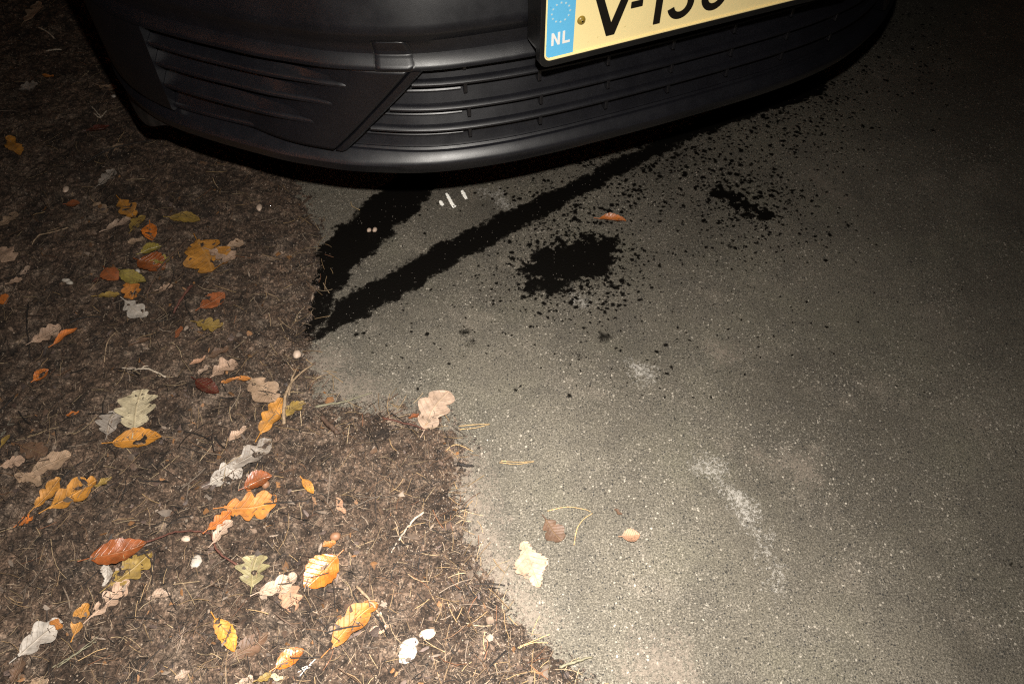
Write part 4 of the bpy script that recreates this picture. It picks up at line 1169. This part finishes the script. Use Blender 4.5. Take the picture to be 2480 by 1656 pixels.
a_ = lump('acorn', 648, 1182, .0070, .0062, .0060, 'acorn', 'small acorn right of the dark rust curled leaf', 'acorn', 'acorns', 22, 1.2, 'acorn')
lump('bark_flake', 984, 1578, .0150, .0170, .0022, 'paint_white', 'largest white flake on the soil near the bottom', 'flake', 'white flakes', 31)
lump('bark_flake', 996, 1556, .0105, .0070, .0020, 'paint_white', 'small round white flake above the largest one', 'flake', 'white flakes', 32)
lump('bark_flake', 1036, 1535, .0120, .0075, .0020, 'pebble', 'pinkish white flake right of the two white ones', 'flake', 'white flakes', 33, .4)

# ------------------------------------------------------------------ litter nobody could count
rg = np.random.default_rng(11)
def soil_points(n, dmin, near_edge=0.0):
    out = []
    while len(out) < n:
        px = rg.uniform(-60, 1560, 4000); py = rg.uniform(-40, 1700, 4000)
        for a, b in zip(px, py): 
            out.append(ground(a, b, .008))
        P = np.array(out); d = edge_dist(P[:, 0], P[:, 1])
        k = d > dmin
        if near_edge: k &= rg.random(len(P)) < np.exp(-np.clip(d, 0, 9) / near_edge) + .12
        out = [tuple(p) for p in P[k]]
        if len(out) >= n: break
    rg.shuffle(out)
    return np.array(out[:n])
def tint_attr(o, cols, per):
    at = o.data.attributes.new('tint', 'FLOAT_COLOR', 'POINT')
    c = np.repeat(np.concatenate([cols, np.ones((len(cols), 1))], 1), per, 0)
    at.data.foreach_set('color', c.astype(np.float32).ravel())
def straws(name, P, lmin, lmax, rad, pal, label, cat, maxtilt=.15):
    n = len(P); a = rg.uniform(0, 2 * pi, n); L = rg.uniform(lmin, lmax, n) * rg.uniform(.5, 1, n); bend = rg.normal(0, .14, n)
    r = rad * rg.uniform(.6, 1.3, n); V = np.zeros((n, 4, 3, 3))
    tilt = rg.normal(0, maxtilt, n)
    for i, f in enumerate((-.5, -.17, .17, .5)):
        x = P[:, 0] + np.cos(a) * L * f - np.sin(a) * L * bend * (f * f * 4 - .5) * .5
        y = P[:, 1] + np.sin(a) * L * f + np.cos(a) * L * bend * (f * f * 4 - .5) * .5
        z = np.maximum(soil_full(x, y), 0) * .5 + np.maximum(soil_low(x, y), 0) * .5 + .0018 + r + tilt * L * f * .5 + np.abs(tilt) * L * .2
        for j in range(3):
            an = 2 * pi * j / 3 + pi / 6
            V[:, i, j, 0] = x - np.sin(a) * r * cos(an); V[:, i, j, 1] = y + np.cos(a) * r * cos(an); V[:, i, j, 2] = z + r * sin(an)
    fs = np.array([(i * 3 + j, i * 3 + (j + 1) % 3, (i + 1) * 3 + (j + 1) % 3, (i + 1) * 3 + j) for i in range(3) for j in range(3)])
    F = (np.arange(n)[:, None, None] * 12 + fs[None]).reshape(-1, 4)
    o = mesh_np(name, V.reshape(-1, 3), F, 'litter', True)
    pal = np.array(pal); c = pal[rg.integers(0, len(pal), n)] * rg.uniform(.22, .62, (n, 1))
    tint_attr(o, c, 12)
    return tag(o, label, cat, kind='stuff')
straws('needle_litter', soil_points(900, -.01), .02, .060, .00055, [(.26, .17, .09), (.36, .26, .15), (.16, .09, .05), (.07, .045, .03)], 'scattered thin needles and straws on the soil', 'needles')
straws('needle_litter', soil_points(400, -.028, .06), .02, .055, .00060, [(.42, .28, .14), (.34, .22, .11), (.22, .10, .05), (.48, .36, .22)], 'dry pine needles gathered along the soil edge', 'needles', .22)
straws('root_litter', soil_points(420, .0), .02, .075, .0010, [(.05, .035, .025), (.10, .065, .045), (.02, .015, .012), (.20, .15, .11)], 'dark broken roots and stalks on the soil', 'roots')
straws('fibre_litter', soil_points(7500, -.005), .006, .026, .00044, [(.14, .10, .07), (.24, .17, .11), (.05, .035, .025), (.02, .015, .012), (.34, .25, .17)], 'short fine plant fibres matted over the soil', 'fibres', .35)
def bits(name, P, rmin, rmax, pal, label, cat):
    n = len(P); V = np.zeros((n, 7, 3)); r = rg.uniform(rmin, rmax, n) * rg.uniform(.5, 1, n)
    gz = np.maximum(soil_full(P[:, 0], P[:, 1]), 0) * .6 + np.maximum(soil_low(P[:, 0], P[:, 1]), 0) * .4
    tx, ty = rg.normal(0, .35, n), rg.normal(0, .35, n); asp = rg.uniform(.22, .9, n); ro = rg.uniform(0, 6.3, n)
    V[:, 0] = np.stack([P[:, 0], P[:, 1], gz + .003 + r * .15], 1)
    for j in range(6):
        an = 2 * pi * j / 6; k = rg.uniform(.35, 1.35, n) * r
        ux, uy = np.cos(an) * k, np.sin(an) * k * asp
        x = ux * np.cos(ro) - uy * np.sin(ro); y = ux * np.sin(ro) + uy * np.cos(ro)
        V[:, j + 1] = np.stack([P[:, 0] + x, P[:, 1] + y, gz + .003 + x * tx + y * ty], 1)
    fs = np.array([(0, 1 + j, 1 + (j + 1) % 6) for j in range(6)])
    F = (np.arange(n)[:, None, None] * 7 + fs[None]).reshape(-1, 3)
    o = mesh_np(name, V.reshape(-1, 3), F, 'litter')
    pal = np.array(pal); tint_attr(o, pal[rg.integers(0, len(pal), n)] * rg.uniform(.14, .46, (n, 1)), 7)
    return tag(o, label, cat, kind='stuff')
bits('leaf_litter', soil_points(1100, .0), .003, .010, [(.20, .13, .085), (.28, .20, .14), (.12, .07, .045), (.30, .14, .05), (.16, .11, .09), (.38, .29, .22), (.09, .055, .04)], 'broken brown leaf crumbs scattered on the soil', 'leaf litter')
def crumbs(n):
    P = soil_points(n, -.025, .35); r = rg.uniform(.0009, .0030, n) * rg.uniform(.5, 1.0, n)
    gz = np.maximum(soil_full(P[:, 0], P[:, 1]), 0)
    dirs = np.array([(1, 0, 0), (-1, 0, 0), (0, 1, 0), (0, -1, 0), (0, 0, 1), (0, 0, -1)], float)
    V = np.zeros((n, 6, 3))
    for j in range(6):
        k = rg.uniform(.6, 1.2, n) * r
        V[:, j] = np.stack([P[:, 0] + dirs[j, 0] * k, P[:, 1] + dirs[j, 1] * k, gz + r * .3 + dirs[j, 2] * k * .8], 1)
    fs = np.array([(0, 2, 4), (2, 1, 4), (1, 3, 4), (3, 0, 4), (2, 0, 5), (1, 2, 5), (3, 1, 5), (0, 3, 5)])
    F = (np.arange(n)[:, None, None] * 6 + fs[None]).reshape(-1, 3)
    o = mesh_np('soil_crumbs', V.reshape(-1, 3), F, 'litter', True)
    pal = np.array([(.05, .037, .029), (.08, .06, .046), (.018, .013, .010), (.13, .10, .075), (.05, .037, .03), (.012, .009, .007)])
    tint_attr(o, pal[rg.integers(0, len(pal), n)], 6)
    tag(o, 'small crumbs of soil and grit on the verge', 'soil crumbs', kind='stuff')
crumbs(11000)
